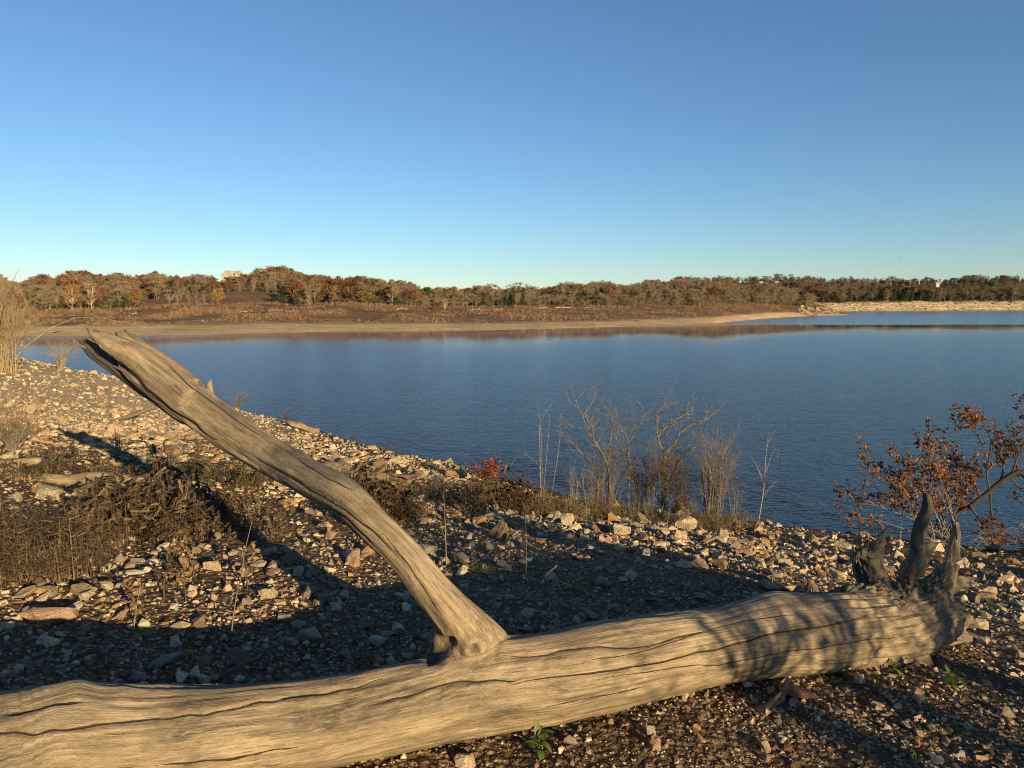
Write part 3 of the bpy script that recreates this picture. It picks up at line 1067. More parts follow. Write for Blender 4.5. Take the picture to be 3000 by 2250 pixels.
def px_path(rows, n):
    """rows (u, v, depth, half width in px) -> centre line and radii in metres"""
    A = np.array([list(at(u, v, d)) + [hw * d / F] for u, v, d, hw in rows])
    S = spline(A, n)
    return S[:, :3], np.maximum(S[:, 3], 0.003)

LOG_TUBES = [  # part name, path rows (u, v, depth, half width px), points, vertical squash
    ('trunk', [(-900, 2330, 1.66, 226), (-450, 2290, 1.86, 205), (0, 2222, 2.12, 170), (230, 2186, 2.25, 160), (500, 2170, 2.40, 148), (780, 2138, 2.55, 132), (1000, 2105, 2.69, 123), (1250, 2052, 2.85, 124),
               (1420, 2010, 2.96, 128), (1700, 1967, 3.20, 122), (2100, 1887, 3.66, 109), (2350, 1855, 4.00, 110), (2520, 1843, 4.22, 104), (2640, 1828, 4.36, 96), (2740, 1800, 4.46, 74), (2790, 1785, 4.50, 48)], 90),
    ('branch', [(1420, 2010, 3.04, 92), (1395, 1940, 3.01, 92), (1366, 1868, 2.96, 80), (1324, 1802, 2.92, 64), (1254, 1717, 2.92, 54), (1184, 1625, 2.97, 50), (1083, 1527, 3.06, 50), (1010, 1458, 3.18, 54), (900, 1398, 3.42, 53),
                (788, 1335, 3.70, 53), (631, 1233, 3.95, 56), (500, 1138, 4.12, 60), (420, 1076, 4.21, 56), (372, 1040, 4.25, 36), (345, 1020, 4.27, 14)], 64),
    ('branch', [(560, 1178, 4.0, 44), (470, 1106, 4.10, 44), (385, 1042, 4.15, 38), (320, 1003, 4.17, 28), (280, 980, 4.17, 17), (258, 964, 4.17, 4)], 24),
    ('branch', [(560, 1150, 4.08, 44), (480, 1085, 4.19, 42), (415, 1030, 4.26, 33), (375, 996, 4.28, 26), (343, 968, 4.28, 11)], 24),
    ('branch', [(560, 1210, 4.12, 40), (450, 1135, 4.25, 38), (370, 1085, 4.33, 32), (310, 1048, 4.37, 28), (265, 1018, 4.38, 18), (247, 1004, 4.38, 6)], 24),
    ('root', [(2480, 1800, 4.25, 80), (2545, 1770, 4.34, 66), (2562, 1730, 4.40, 48), (2550, 1690, 4.44, 38), (2540, 1650, 4.45, 34), (2522, 1625, 4.45, 18), (2502, 1634, 4.44, 4)], 26),
    ('root', [(2575, 1745, 4.42, 40), (2572, 1680, 4.45, 26), (2566, 1635, 4.45, 18), (2578, 1590, 4.45, 12), (2587, 1557, 4.45, 3)], 16),
    ('root', [(2556, 1690, 4.46, 24), (2548, 1630, 4.47, 14), (2540, 1600, 4.47, 9), (2536, 1576, 4.47, 3)], 12),
    ('root', [(2460, 1845, 4.14, 88), (2560, 1822, 4.26, 84), (2622, 1780, 4.33, 66), (2648, 1730, 4.36, 40), (2662, 1680, 4.37, 27), (2690, 1620, 4.38, 21), (2692, 1560, 4.38, 17), (2712, 1505, 4.38, 13), (2719, 1468, 4.38, 9), (2712, 1438, 4.38, 3)], 34),
    ('root', [(2672, 1670, 4.39, 30), (2700, 1625, 4.41, 22), (2728, 1600, 4.44, 12), (2757, 1588, 4.47, 3)], 14),
    ('root', [(2540, 1835, 4.24, 90), (2640, 1815, 4.36, 84), (2712, 1768, 4.43, 62), (2755, 1715, 4.47, 38), (2778, 1672, 4.48, 26), (2790, 1635, 4.49, 18), (2797, 1585, 4.49, 14), (2800, 1550, 4.49, 11), (2793, 1525, 4.49, 6), (2787, 1503, 4.49, 2)], 34),
    ('root', [(2796, 1590, 4.49, 13), (2803, 1558, 4.50, 10), (2808, 1530, 4.5, 4)], 8),
    ('root', [(2700, 1770, 4.42, 54), (2765, 1722, 4.46, 30), (2808, 1702, 4.50, 15), (2846, 1699, 4.54, 3)], 16),
    ('root', [(2560, 1835, 4.25, 90), (2680, 1815, 4.38, 76), (2765, 1808, 4.45, 48), (2815, 1813, 4.50, 28), (2850, 1826, 4.54, 12), (2864, 1833, 4.56, 3)], 24),
    ('root', [(2440, 1870, 4.10, 84), (2550, 1884, 4.22, 64), (2636, 1902, 4.26, 44), (2694, 1930, 4.26, 28), (2728, 1960, 4.26, 14), (2738, 1975, 4.26, 5)], 24),
    ('root', [(2620, 1845, 4.5, 80), (2740, 1850, 4.72, 44), (2820, 1870, 4.9, 22), (2860, 1890, 4.95, 8)], 18),
    ('branch', [(1530, 1965, 3.12, 44), (1470, 1915, 3.05, 48), (1414, 1856, 2.99, 46), (1365, 1796, 2.96, 36), (1318, 1734, 2.95, 20), (1290, 1700, 2.95, 6)], 20),
    ('branch', [(1245, 1990, 2.94, 50), (1295, 1930, 2.95, 50), (1312, 1868, 2.95, 44), (1296, 1800, 2.94, 28), (1268, 1750, 2.94, 8)], 18),
]
CRACKS = [  # picture polylines (u, v), width m, depth m
    ([(-200, 2180), (0, 2157), (120, 2150), (330, 2120), (560, 2098), (760, 2060), (900, 2036), (1010, 2016), (1130, 1982)], 0.0042, 0.012),
    ([(1060, 2072), (1180, 2042), (1320, 2001), (1400, 1992), (1490, 1995), (1530, 1990)], 0.004, 0.012),
    ([(1480, 2008), (1600, 1990), (1720, 1974), (1900, 1945), (2050, 1912), (2140, 1892), (2260, 1858), (2420, 1836), (2600, 1790)], 0.005, 0.016),
    ([(1470, 1921), (1540, 1919), (1640, 1910), (1720, 1900), (1880, 1890), (2000, 1862), (2080, 1845)], 0.0035, 0.012),
    ([(1700, 1940), (1850, 1912), (1960, 1882), (2100, 1838), (2210, 1815), (2400, 1800)], 0.003, 0.008),
    ([(1730, 1990), (1960, 1960), (2100, 1950), (2300, 1910), (2500, 1880), (2650, 1860)], 0.003, 0.008),
    ([(0, 2095), (90, 2085), (160, 2072), (250, 2066)], 0.005, 0.012),
    ([(450, 2245), (700, 2218), (890, 2180)], 0.0035, 0.008),
    ([(1600, 2066), (1760, 2040), (1900, 2010)], 0.0025, 0.006),
    ([(330, 1046), (352, 1072), (392, 1112), (440, 1158), (500, 1200), (560, 1240), (640, 1296)], 0.012, 0.034),
    ([(700, 1308), (860, 1405), (930, 1446), (1000, 1490), (1075, 1545), (1160, 1630)], 0.0045, 0.014),
    ([(960, 1490), (1030, 1535), (1090, 1600)], 0.004, 0.01),
    ([(480, 1062), (560, 1130), (660, 1205), (760, 1275)], 0.004, 0.012),
    ([(800, 1300), (940, 1385), (1040, 1440)], 0.003, 0.008),
    ([(1120, 1560), (1220, 1690), (1290, 1800)], 0.003, 0.008),
]

def wood_material():
    m, nt, b = new_mat('weathered_wood')
    g = attr(nt, 'grain')
    fib = noise(nt, mapping(nt, g, (2.4, 120, 120)), 1.0, 6, 0.75, 0.1)
    fine = noise(nt, mapping(nt, g, (9, 330, 330)), 1.0, 3, 0.6, 0.0)
    mid = noise(nt, mapping(nt, g, (1.3, 40, 40)), 1.0, 6, 0.7, 0.15)
    blot = noise(nt, mapping(nt, g, (2.6, 8, 8)), 1.0, 8, 0.75, 0.3)
    fleck = noise(nt, mapping(nt, g, (8, 80, 80)), 1.0, 5, 0.7, 0.2)
    check = noise(nt, mapping(nt, g, (4, 150, 150)), 1.0, 3, 0.6, 0.2)
    c = ramp(nt, blot, [(0.34, (0.092, 0.074, 0.056)), (0.45, (0.200, 0.157, 0.105)), (0.56, (0.290, 0.228, 0.150)), (0.70, (0.375, 0.300, 0.202))])
    c = mixc(nt, c, ramp(nt, mid, [(0.32, (0.60, 0.58, 0.55)), (0.5, (1.0, 1.0, 1.0)), (0.70, (1.15, 1.13, 1.1))]), 0.9, 'MULTIPLY')
    c = mixc(nt, c, ramp(nt, fib, [(0.30, (0.42, 0.40, 0.38)), (0.48, (0.95, 0.95, 0.95)), (0.72, (1.22, 1.2, 1.16))]), 0.95, 'MULTIPLY')
    c = mixc(nt, c, ramp(nt, fine, [(0.32, (0.62, 0.6, 0.58)), (0.55, (1.05, 1.05, 1.05))]), 0.8, 'MULTIPLY')
    c = mixc(nt, c, (0.36, 0.29, 0.195), ramp(nt, fleck, [(0.56, (0, 0, 0)), (0.68, (0.55, 0.55, 0.55))]))
    c = mixc(nt, c, (0.045, 0.034, 0.026), ramp(nt, check, [(0.30, (0.8, 0.8, 0.8)), (0.36, (0, 0, 0))]))
    # where two limbs meet the grain is confused and the wood bald
    c = mixc(nt, c, mixc(nt, (0.255, 0.198, 0.13), ramp(nt, noise(nt, objcoord(nt), 38, 6, 0.75), [(0.3, (0.55, 0.52, 0.5)), (0.6, (1.15, 1.13, 1.1))]), 1.0, 'MULTIPLY'), attr(nt, 'seam', 'Fac'))
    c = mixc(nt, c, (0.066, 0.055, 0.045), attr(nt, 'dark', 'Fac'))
    ab = nd(nt, 'ShaderNodeMath', operation='ABSOLUTE')
    nt.links.new(attr(nt, 'crack', 'Fac'), ab.inputs[0])
    wob = nd(nt, 'ShaderNodeMath', operation='MULTIPLY_ADD')
    nt.links.new(noise(nt, mapping(nt, g, (40, 60, 60)), 1.0, 2), wob.inputs[0])
    wob.inputs[1].default_value = 0.004
    wob.inputs[2].default_value = -0.002
    ab2 = nd(nt, 'ShaderNodeMath', operation='ADD')
    nt.links.new(ab.outputs[0], ab2.inputs[0])
    nt.links.new(wob.outputs[0], ab2.inputs[1])
    dv = nd(nt, 'ShaderNodeMath', operation='DIVIDE')
    nt.links.new(ab2.outputs[0], dv.inputs[0])
    nt.links.new(attr(nt, 'cwid', 'Fac'), dv.inputs[1])
    cr = nd(nt, 'ShaderNodeMapRange')
    nt.links.new(dv.outputs[0], cr.inputs[0])
    cr.inputs['From Min'].default_value = 0.45
    cr.inputs['From Max'].default_value = 0.85
    cr.inputs['To Min'].default_value = 1.0
    cr.inputs['To Max'].default_value = 0.0
    cmk = nd(nt, 'ShaderNodeMath', operation='MULTIPLY')
    nt.links.new(cr.outputs[0], cmk.inputs[0])
    nt.links.new(attr(nt, 'cmask', 'Fac'), cmk.inputs[1])
    c = mixc(nt, c, (0.03, 0.02, 0.013), cmk.outputs[0])  # dark crack colour: dirt, plus the shade the shallow grooves don't cast themselves
    nt.links.new(c, b.inputs['Base Color'])
    n1 = bump(nt, mid, 0.5, 0.012)
    n2 = bump(nt, fib, 0.9, 0.007, n1)
    n2 = bump(nt, fine, 0.6, 0.002, n2)
    ng = nd(nt, 'ShaderNodeMath', operation='MULTIPLY')
    nt.links.new(cmk.outputs[0], ng.inputs[0])
    ng.inputs[1].default_value = -1.0
    n2 = bump(nt, ng.outputs[0], 0.8, 0.008, n2)
    nt.links.new(n2, b.inputs['Normal'])
    b.inputs['Roughness'].default_value = 0.78
    b.inputs['Specular IOR Level'].default_value = 0.3
    return m
M_WOOD = wood_material()

def build_log(tubes, cracks, voxel, mat, smooth_it=12, rough=1.0):
    """returns list of (part name, mesh) in world coordinates, one per tube, cut from one continuous remeshed surface"""
    src = Tubes()
    paths = []
    for name, rows, n in tubes:
        pts, rad = px_path(rows, n) if not isinstance(rows, tuple) else rows
        src.add(pts, rad, 24)
        paths.append((name, pts, rad))
    ob = link('tmp_log', src.mesh('tmp_log', []))
    md = ob.modifiers.new('r', 'REMESH')
    md.mode = 'VOXEL'
    md.voxel_size = voxel
    sm = ob.modifiers.new('s', 'SMOOTH')
    sm.iterations = smooth_it
    sm.factor = 0.5
    dg = bpy.context.evaluated_depsgraph_get()
    ev = ob.evaluated_get(dg)
    m = ev.to_mesh()
    nv = len(m.vertices)
    V = np.empty(nv * 3, np.float32)
    m.vertices.foreach_get('co', V)
    V = V.reshape(-1, 3).astype(float)
    N = np.empty(nv * 3, np.float32)
    m.vertex_normals.foreach_get('vector', N)
    N = N.reshape(-1, 3).astype(float)
    np_ = len(m.polygons)
    lv = np.empty(len(m.loops), np.int32)
    m.loops.foreach_get('vertex_index', lv)
    Fq = lv.reshape(np_, 4)
    ev.to_mesh_clear()
    bpy.data.objects.remove(ob)
    # nearest tube, distance along it, radial coordinates
    rag = 0.035 * fbm(V * 9, 2, 61)
    best = np.full(nv, 1e9)
    pid = np.zeros(nv, int)
    grain = np.zeros((nv, 3))
    rloc = np.full(nv, 0.1)
    for k, (name, pts, rad) in enumerate(paths):
        seg = np.diff(pts, axis=0)
        L = np.linalg.norm(seg, axis=1)
        cum = np.concatenate([[0], np.cumsum(L)])
        near = np.nonzero(np.all((V > pts.min(0) - 0.35) & (V < pts.max(0) + 0.35), axis=1))[0]
        ax0 = pts[-1] - pts[0]
        ax0 = ax0 / np.linalg.norm(ax0)
        if len(near) > 60000:
            near = near[np.argsort((V[near] @ ax0), kind='stable')]
            pos = V[near] @ ax0
        else:
            pos = None
        for i in range(len(seg)):
            lo = np.minimum(pts[i], pts[i + 1]) - 0.35
            hi = np.maximum(pts[i], pts[i + 1]) + 0.35
            if pos is None:
                sub = near
            else:
                qa, qb = sorted((pts[i] @ ax0, pts[i + 1] @ ax0))
                sub = near[np.searchsorted(pos, qa - 0.35):np.searchsorted(pos, qb + 0.35)]
            Vs = V[sub]
            idx = sub[np.all((Vs > lo) & (Vs < hi), axis=1)]
            if not len(idx):
                continue
            t = np.clip(((V[idx] - pts[i]) @ seg[i]) / L[i] ** 2, 0, 1)
            e = V[idx] - pts[i] - t[:, None] * seg[i]
            r = rad[i] + t * (rad[i + 1] - rad[i])
            d = np.linalg.norm(e, axis=1) - r
            # one limb takes over from the next along a ragged line
            d = d + (0.0 if k == 0 else 1.0) * rag[idx]
            b = d < best[idx]
            ii = idx[b]
            best[ii] = d[b]
            pid[ii] = k
            rloc[ii] = r[b]
            tg = seg[i] / L[i]
            e1 = np.cross(tg, [0.2, 0.9, 0.3])
            e1 /= np.linalg.norm(e1)
            e2 = np.cross(tg, e1)
            grain[ii, 0] = cum[i] + t[b] * L[i] + k * 7.3
            tw = (cum[i] + t[b] * L[i]) * (2.2 if name == 'root' else 0.0)   # root fibres are twisted
            ga, gb = e[b] @ e1, e[b] @ e2
            grain[ii, 1] = ga * np.cos(tw) - gb * np.sin(tw)
            grain[ii, 2] = ga * np.sin(tw) + gb * np.cos(tw)
    names = np.array([p[0] for p in paths])[pid]
    isroot = (names == 'root').astype(float)
    E1 = np.concatenate([Fq[:, [0, 1]], Fq[:, [1, 2]], Fq[:, [2, 3]], Fq[:, [3, 0]]])
    def soften(a, it):
        deg = np.bincount(E1.ravel(), minlength=nv).astype(float)
        for _ in range(it):
            s_ = np.bincount(E1[:, 0], a[E1[:, 1]], nv) + np.bincount(E1[:, 1], a[E1[:, 0]], nv)
            a = 0.5 * a + 0.5 * s_ / deg
        return a
    isroot = soften(isroot, 60)
    pu, pv, _ = project(V)
    ridge_w = np.maximum(isroot, np.clip((pu - 2380) / 300, 0, 1)) if cracks else isroot
    # fibres, dents, ridges
    g = grain
    disp = 0.011 * fbm(V * 1.9, 2, 2) * np.clip(rloc / 0.15, 0.2, 1) + 0.0045 * fbm(g * [3, 42, 42], 2, 3) + 0.0045 * fbm(g * [1.3, 12, 12], 3, 4) * np.clip(rloc / 0.1, 0.3, 1)
    disp -= 0.006 * np.clip(vnoise(g * [4, 26, 26], 8) - 0.35, 0, 1)
    for thr, sd_, hgt in ((0.05, 51, 0.0030), (0.25, 52, 0.0035), (-0.2, 53, 0.0025)):
        fl = fbm(g * [2.2, 15, 15] + sd_, 3, sd_)
        disp += hgt * np.clip((fl - thr) * 7, 0, 1)
    ridg = (1 - np.abs(fbm(g * [1.8, 24, 24], 2, 12))) - 0.62
    ridg2 = (1 - np.abs(fbm(g * [3.0, 60, 60], 2, 13))) - 0.6
    disp = disp * rough + ridge_w * (0.024 * ridg + 0.020 * ridg2) * np.clip(rloc / 0.08, 0.35, 1.2)
    if cracks:
        # the knot in the fork: a raised ring round a small hole, a sunken pocket beside it, wrinkled bark collar
        rk = np.hypot(pu - 1385, (pv - 1893) * 1.05)
        fr = np.einsum('ij,ij->i', N, CAM - V) > 0
        disp += fr * (0.020 * np.exp(-((rk - 24) / 12) ** 2) - 0.030 * np.exp(-(rk / 9) ** 2) - 0.045 * np.exp(-(((pu - 1312) / 22) ** 2 + ((pv - 1884) / 14) ** 2)) - 0.035 * np.exp(-(((pu - 1268) / 22) ** 2 + ((pv - 1918) / 26) ** 2)))
        col = np.exp(-(((pu - 1330) / 130) ** 2 + ((pv - 1905) / 55) ** 2))
        disp += fr * col * 0.010 * fbm(np.stack([pu * 0.045, pv * 0.02, 0 * pu], 1), 2, 44)
        # lumps, hollows and old branch scars along the trunk
        for bu, bv, br, bh in ((225, 2036, 44, 0.014), (362, 2036, 26, 0.008), (2262, 1762, 70, 0.026), (2090, 1800, 60, -0.016), (640, 2060, 120, -0.014), (1760, 1905, 110, 0.012), (2170, 1848, 30, -0.018), (2172, 1848, 52, 0.012), (2545, 1842, 22, -0.016), (900, 2110, 90, 0.010), (1950, 2000, 90, -0.014)):
            disp += fr * bh * np.exp(-(((pu - bu) / br) ** 2 + ((pv - bv) / (br * 0.7)) ** 2))
    # torn ends: fibres stick out unevenly along the grain
    end_w = np.zeros(nv)
    end_d = np.zeros((nv, 3))
    for k, (name, pts, rad) in enumerate(paths):
        if name == 'trunk' or not cracks:
            continue
        L = np.linalg.norm(np.diff(pts, axis=0), axis=1).sum()
        reach = 0.22 if name == 'branch' else 0.16
        m_ = pid == k
        sl_ = g[m_, 0] - k * 7.3
        end_w[m_] = np.clip((sl_ - (L - reach)) / reach, 0, 1)
        ax_ = pts[-1] - pts[-3]
        end_d[m_] = ax_ / np.linalg.norm(ax_)
    torn = fbm(g * [1.5, 55, 55], 3, 71)
    crack = np.full(nv, 0.06)
    cmask = np.zeros(nv)
    cwid = np.full(nv, 0.002)
    if cracks:
        u, v, dep = project(V)
        tocam = CAM - V
        front = np.einsum('ij,ij->i', N, tocam) > 0
        for poly, wdt, dpt in cracks:
            A = np.array(poly, float)
            A = spline(A, len(A) * 6)
            dd = np.full(nv, 1e9)
            lo, hi = A.min(0) - 30, A.max(0) + 30
            idx = np.nonzero(front & (u > lo[0]) & (u < hi[0]) & (v > lo[1]) & (v < hi[1]))[0]
            # the split follows the fibres, so it wanders a little
            wob = 5 * vnoise(np.stack([u[idx] * 0.02, v[idx] * 0.02, 0 * u[idx]], 1), 21)
            best_t = np.zeros(len(idx))
            dloc = np.full(len(idx), 1e9)
            side = np.zeros(len(idx))
            for q in range(len(A) - 1):
                s = A[q + 1] - A[q]
                l2 = s @ s
                t = np.clip(((u[idx] - A[q, 0]) * s[0] + (v[idx] + wob - A[q, 1]) * s[1]) / l2, 0, 1)
                e = np.hypot(u[idx] - A[q, 0] - t * s[0], v[idx] + wob - A[q, 1] - t * s[1])
                mm = e < dloc
                dloc = np.where(mm, e, dloc)
                side = np.where(mm, np.sign(s[0] * (v[idx] + wob - A[q, 1]) - s[1] * (u[idx] - A[q, 0])), side)
                best_t = np.where(mm, (q + t) / (len(A) - 1), best_t)
            dm = dloc * dep[idx] / F
            taper = np.clip(np.minimum(best_t, 1 - best_t) * 7, 0.25, 1)
            ww = wdt * taper
            gq = np.exp(-(dm / np.maximum(ww * 1.4, 0.007)) ** 2)
            disp[idx] -= gq * dpt * taper * 0.6
            ok = (dm < 0.03) & (best_t > 0.004) & (best_t < 0.996) & (dm < np.abs(crack[idx]))
            ii = idx[ok]
            crack[ii] = (dm * side)[ok]
            cmask[ii] = np.clip((0.018 - dm[ok]) * 200, 0, 1)
            cwid[ii] = ww[ok]
    # no step where one limb takes over from another
    edge = np.zeros(nv)
    df = pid[E1[:, 0]] != pid[E1[:, 1]]
    edge[E1[df].ravel()] = 1
    seam = np.clip(soften(edge, 30) * 4.5, 0, 0.85)
    edge = np.clip(soften(edge, 14) * 3.0, 0, 1)
    disp = disp * (1 - edge) + soften(disp, 14) * edge
    V2 = V + N * disp[:, None] + end_d * (end_w * 0.055 * torn)[:, None] - N * (end_w * 0.012 * np.abs(torn))[:, None]
    dark = isroot * np.clip(0.5 + 0.8 * vnoise(g * [2, 16, 16], 15), 0, 0.92)
    u, v, dep = project(V)
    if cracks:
        # blackened broken-off stub; near-black colour in the hollow end, knot hole and fork
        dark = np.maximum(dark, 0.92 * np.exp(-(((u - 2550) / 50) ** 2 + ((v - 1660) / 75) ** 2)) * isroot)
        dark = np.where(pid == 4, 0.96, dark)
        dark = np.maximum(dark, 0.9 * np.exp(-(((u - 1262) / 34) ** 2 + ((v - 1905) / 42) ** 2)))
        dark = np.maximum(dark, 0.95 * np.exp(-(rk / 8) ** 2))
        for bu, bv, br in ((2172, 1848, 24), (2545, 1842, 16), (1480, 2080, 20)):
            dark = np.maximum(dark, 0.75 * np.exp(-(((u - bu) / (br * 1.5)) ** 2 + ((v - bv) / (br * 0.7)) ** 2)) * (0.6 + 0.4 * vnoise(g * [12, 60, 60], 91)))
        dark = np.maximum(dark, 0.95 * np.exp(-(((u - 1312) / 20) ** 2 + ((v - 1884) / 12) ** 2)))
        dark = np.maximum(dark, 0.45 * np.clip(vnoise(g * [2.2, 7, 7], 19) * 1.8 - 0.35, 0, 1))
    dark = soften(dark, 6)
    # split the one surface into its parts; normals stay those of the whole
    tri_n = np.zeros((nv, 3))
    fn = np.cross(V2[Fq[:, 2]] - V2[Fq[:, 0]], V2[Fq[:, 3]] - V2[Fq[:, 1]])
    for c in range(4):
        np.add.at(tri_n, Fq[:, c], fn)
    tri_n /= np.linalg.norm(tri_n, axis=1)[:, None] + 1e-12
    out = []
    # joined root pieces: prongs of one root belong to that root
    owner = pid.copy()
    for child, par in LOG_JOIN.items():
        owner[pid == child] = par
    # stray scraps of one part inside another join their surroundings
    for k in np.unique(owner):
        if k == 0:
            continue
        inside = owner == k
        ee = E1[inside[E1[:, 0]] & inside[E1[:, 1]]]
        lab = np.where(inside, np.arange(nv), -1)
        for _ in range(400):
            old = lab.copy()
            np.maximum.at(lab, ee[:, 0], old[ee[:, 1]])
            np.maximum.at(lab, ee[:, 1], old[ee[:, 0]])
            lab = np.where(inside, lab[np.maximum(lab, 0)], -1)
            if np.array_equal(old, lab):
                break
        ids, cnt = np.unique(lab[inside], return_counts=True)
        for q in ids[cnt < cnt.max()]:
            scrap = lab == q
            nb = E1[scrap[E1[:, 0]] ^ scrap[E1[:, 1]]].ravel()
            nb = owner[nb[~scrap[nb]]]
            owner[scrap] = np.bincount(nb).argmax() if len(nb) else 0
    fo = np.max(owner[Fq], axis=1)
    for k in np.unique(fo):
        f = Fq[fo == k]
        use = np.unique(f)
        mp = np.full(nv, -1)
        mp[use] = np.arange(len(use))
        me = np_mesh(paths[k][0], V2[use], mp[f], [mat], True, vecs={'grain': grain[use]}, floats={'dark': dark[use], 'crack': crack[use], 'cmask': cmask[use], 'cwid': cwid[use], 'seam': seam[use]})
        me.normals_split_custom_set_from_vertices(tri_n[use].astype(np.float32))
        out.append((paths[k][0], k, me))
    return out

LOG_JOIN = {16: 1, 17: 1, 2: 1, 3: 1, 4: 1, 6: 5, 7: 5, 9: 8, 11: 10, 12: 10}
base = at(1400, 2010, 2.95)
base[2] = ground_h(base[0], base[1])[0]
log = empty('fallen_tree', base, 'big grey weathered driftwood tree trunk with a raised broken limb, lying across the shore', 'driftwood')
PART_LABEL = {1: 'tall bare limb rising to a split hollow broken end', 5: 'short blackened jagged broken root stub', 8: 'tallest curved root spike pointing up',
              10: 'thinner pale root spike at the end of the trunk'}
for name, k, me in build_log(LOG_TUBES, CRACKS, 0.0075, M_WOOD):
    me.transform(Matrix.Translation(-Vector(base)))
    o = link(name, me, log)
    if k in PART_LABEL:
        o['label'] = PART_LABEL[k]

# loose splinters left standing at the torn ends
def splinters(parent, label_part, spots, seed):
    rng = np.random.default_rng(seed)
    for (u, v, d, du, dv, n, L) in spots:
        for i in range(n):
            a = at(u + rng.normal(0, 14), v + rng.normal(0, 14), d + rng.normal(0, 0.025))
            tip = at(u + du, v + dv, d) - at(u, v, d)
            tip = tip / np.linalg.norm(tip)
            l = L * rng.uniform(0.4, 1.2)
            m = a + tip * l * 0.5 + rng.normal(0, 0.006, 3)
            e = a + tip * l + rng.normal(0, 0.014, 3)
            tb = Tubes()
            S = spline([a - tip * 0.05, a, m, e], 8)
            r = np.array([0.012, 0.011, 0.010, 0.009, 0.007, 0.005, 0.003, 0.001]) * rng.uniform(0.5, 1.1)
            tb.add(S, r, 5)
            k = tb.n
            g = np.concatenate(tb.V) - S[0]
            gg = np.stack([g @ tip, g[:, 0], g[:, 1]], 1) + i
            me = tb.mesh('splinter', [M_WOOD], False, base, vecs={'grain': gg}, floats={'dark': np.full(k, rng.uniform(0.1, 0.7)), 'crack': np.full(k, 0.06), 'cmask': np.zeros(k), 'cwid': np.full(k, 0.002)})
            link('splinter', me, label_part)
parts = {o.get('label', ''): o for o in log.children}
def part_like(word):
    return next(o for o in log.children if word in o.get('label', ''))
splinters(log, part_like('stub'), [(2515, 1645, 4.45, -8, -40, 5, 0.10), (2545, 1625, 4.45, -4, -40, 5, 0.11), (2575, 1610, 4.45, 8, -40, 4, 0.10)], 5)
splinters(log, part_like('limb'), [(300, 1005, 4.17, -40, -24, 4, 0.12), (370, 1000, 4.27, -30, -28, 5, 0.08), (300, 1050, 4.36, -40, -26, 4, 0.12), (385, 1075, 4.2, -40, -26, 4, 0.10)], 6)
splinters(log, part_like('thinner'), [(2800, 1560, 4.49, -3, -40, 3, 0.08), (2830, 1700, 4.52, 40, 2, 3, 0.07)], 7)
# ------------------------------------------------------------------ stones
def stone_material(name, tint):
    m, nt, b = new_mat(name)
    co = objcoord(nt) if tint == 'obj' else worldpos(nt)
    sc = 3.0 if tint == 'obj' else 14.0
    f = noise(nt, co, sc, 6, 0.65, 0.4)
    g = noise(nt, co, sc * 3.7, 4, 0.6)
    c = ramp(nt, f, [(0.30, (0.62, 0.52, 0.42)), (0.48, (0.95, 0.93, 0.9)), (0.62, (1.0, 1.0, 1.0)), (0.78, (1.05, 0.86, 0.66))])
    if tint == 'obj':
        oi = nt.nodes.new('ShaderNodeObjectInfo')
        t = oi.outputs['Color']
    else:
        t = attr(nt, 'tint', 'Color')
    c = mixc(nt, c, t, 1.0, 'MULTIPLY')
    c = mixc(nt, c, ramp(nt, g, [(0.35, (0.72, 0.7, 0.68)), (0.6, (1.05, 1.05, 1.05))]), 0.8, 'MULTIPLY')
    c = wet_edge(nt, c)
    nt.links.new(c, b.inputs['Base Color'])
    n1 = bump(nt, f, 0.55, 0.12 if tint == 'obj' else 0.012)
    nt.links.new(bump(nt, g, 0.5, 0.05 if tint == 'obj' else 0.005, n1), b.inputs['Normal'])
    b.inputs['Roughness'].default_value = 0.9
    return m
M_STONE_O = stone_material('limestone', 'obj')
M_STONE_A = stone_material('limestone_gravel', 'attr')

def hull_stone(seed, npts, flat, boxy):
    rng = np.random.default_rng(seed)
    P = rng.uniform(-1, 1, (npts, 3))
    nrm = np.linalg.norm(P, axis=1)[:, None]
    P = P / np.maximum(nrm, np.max(np.abs(P), axis=1)[:, None] * (1 + boxy * 0.35)) * rng.uniform(0.82, 1.0, (npts, 1))
    P *= [1, rng.uniform(0.6, 0.9), flat]
    bm = bmesh.new()
    for p in P:
        bm.verts.new(p)
    r = bmesh.ops.convex_hull(bm, input=bm.verts)
    for v in [v for v in bm.verts if not v.link_faces]:
        bm.verts.remove(v)
    bmesh.ops.triangulate(bm, faces=bm.faces)
    return bm

def arrays_of(bm):
    bm.verts.ensure_lookup_table()
    V = np.array([v.co[:] for v in bm.verts])
    T = np.array([[v.index for v in f.verts] for f in bm.faces])
    return V, T

def detailed_stone(seed, flat, boxy):
    bm = hull_stone(seed, 13, flat, boxy)
    bmesh.ops.bevel(bm, geom=bm.edges[:], offset=0.05, segments=1, affect='EDGES', clamp_overlap=True)
    bmesh.ops.triangulate(bm, faces=bm.faces)
    bmesh.ops.subdivide_edges(bm, edges=[e for e in bm.edges if e.calc_length() > 0.3], cuts=1, use_grid_fill=True)
    bmesh.ops.triangulate(bm, faces=bm.faces)
    bm.verts.index_update()
    V, T = arrays_of(bm)
    bm.free()
    rr = np.linalg.norm(V, axis=1)[:, None] + 1e-6
    V = V + V / rr * (0.11 * fbm(V * 2.2 + seed, 3, seed % 97))[:, None]
    V = V + 0.03 * np.stack([vnoise(V * 7 + 3.3 * k, seed % 50 + k) for k in range(3)], 1)
    return V, T

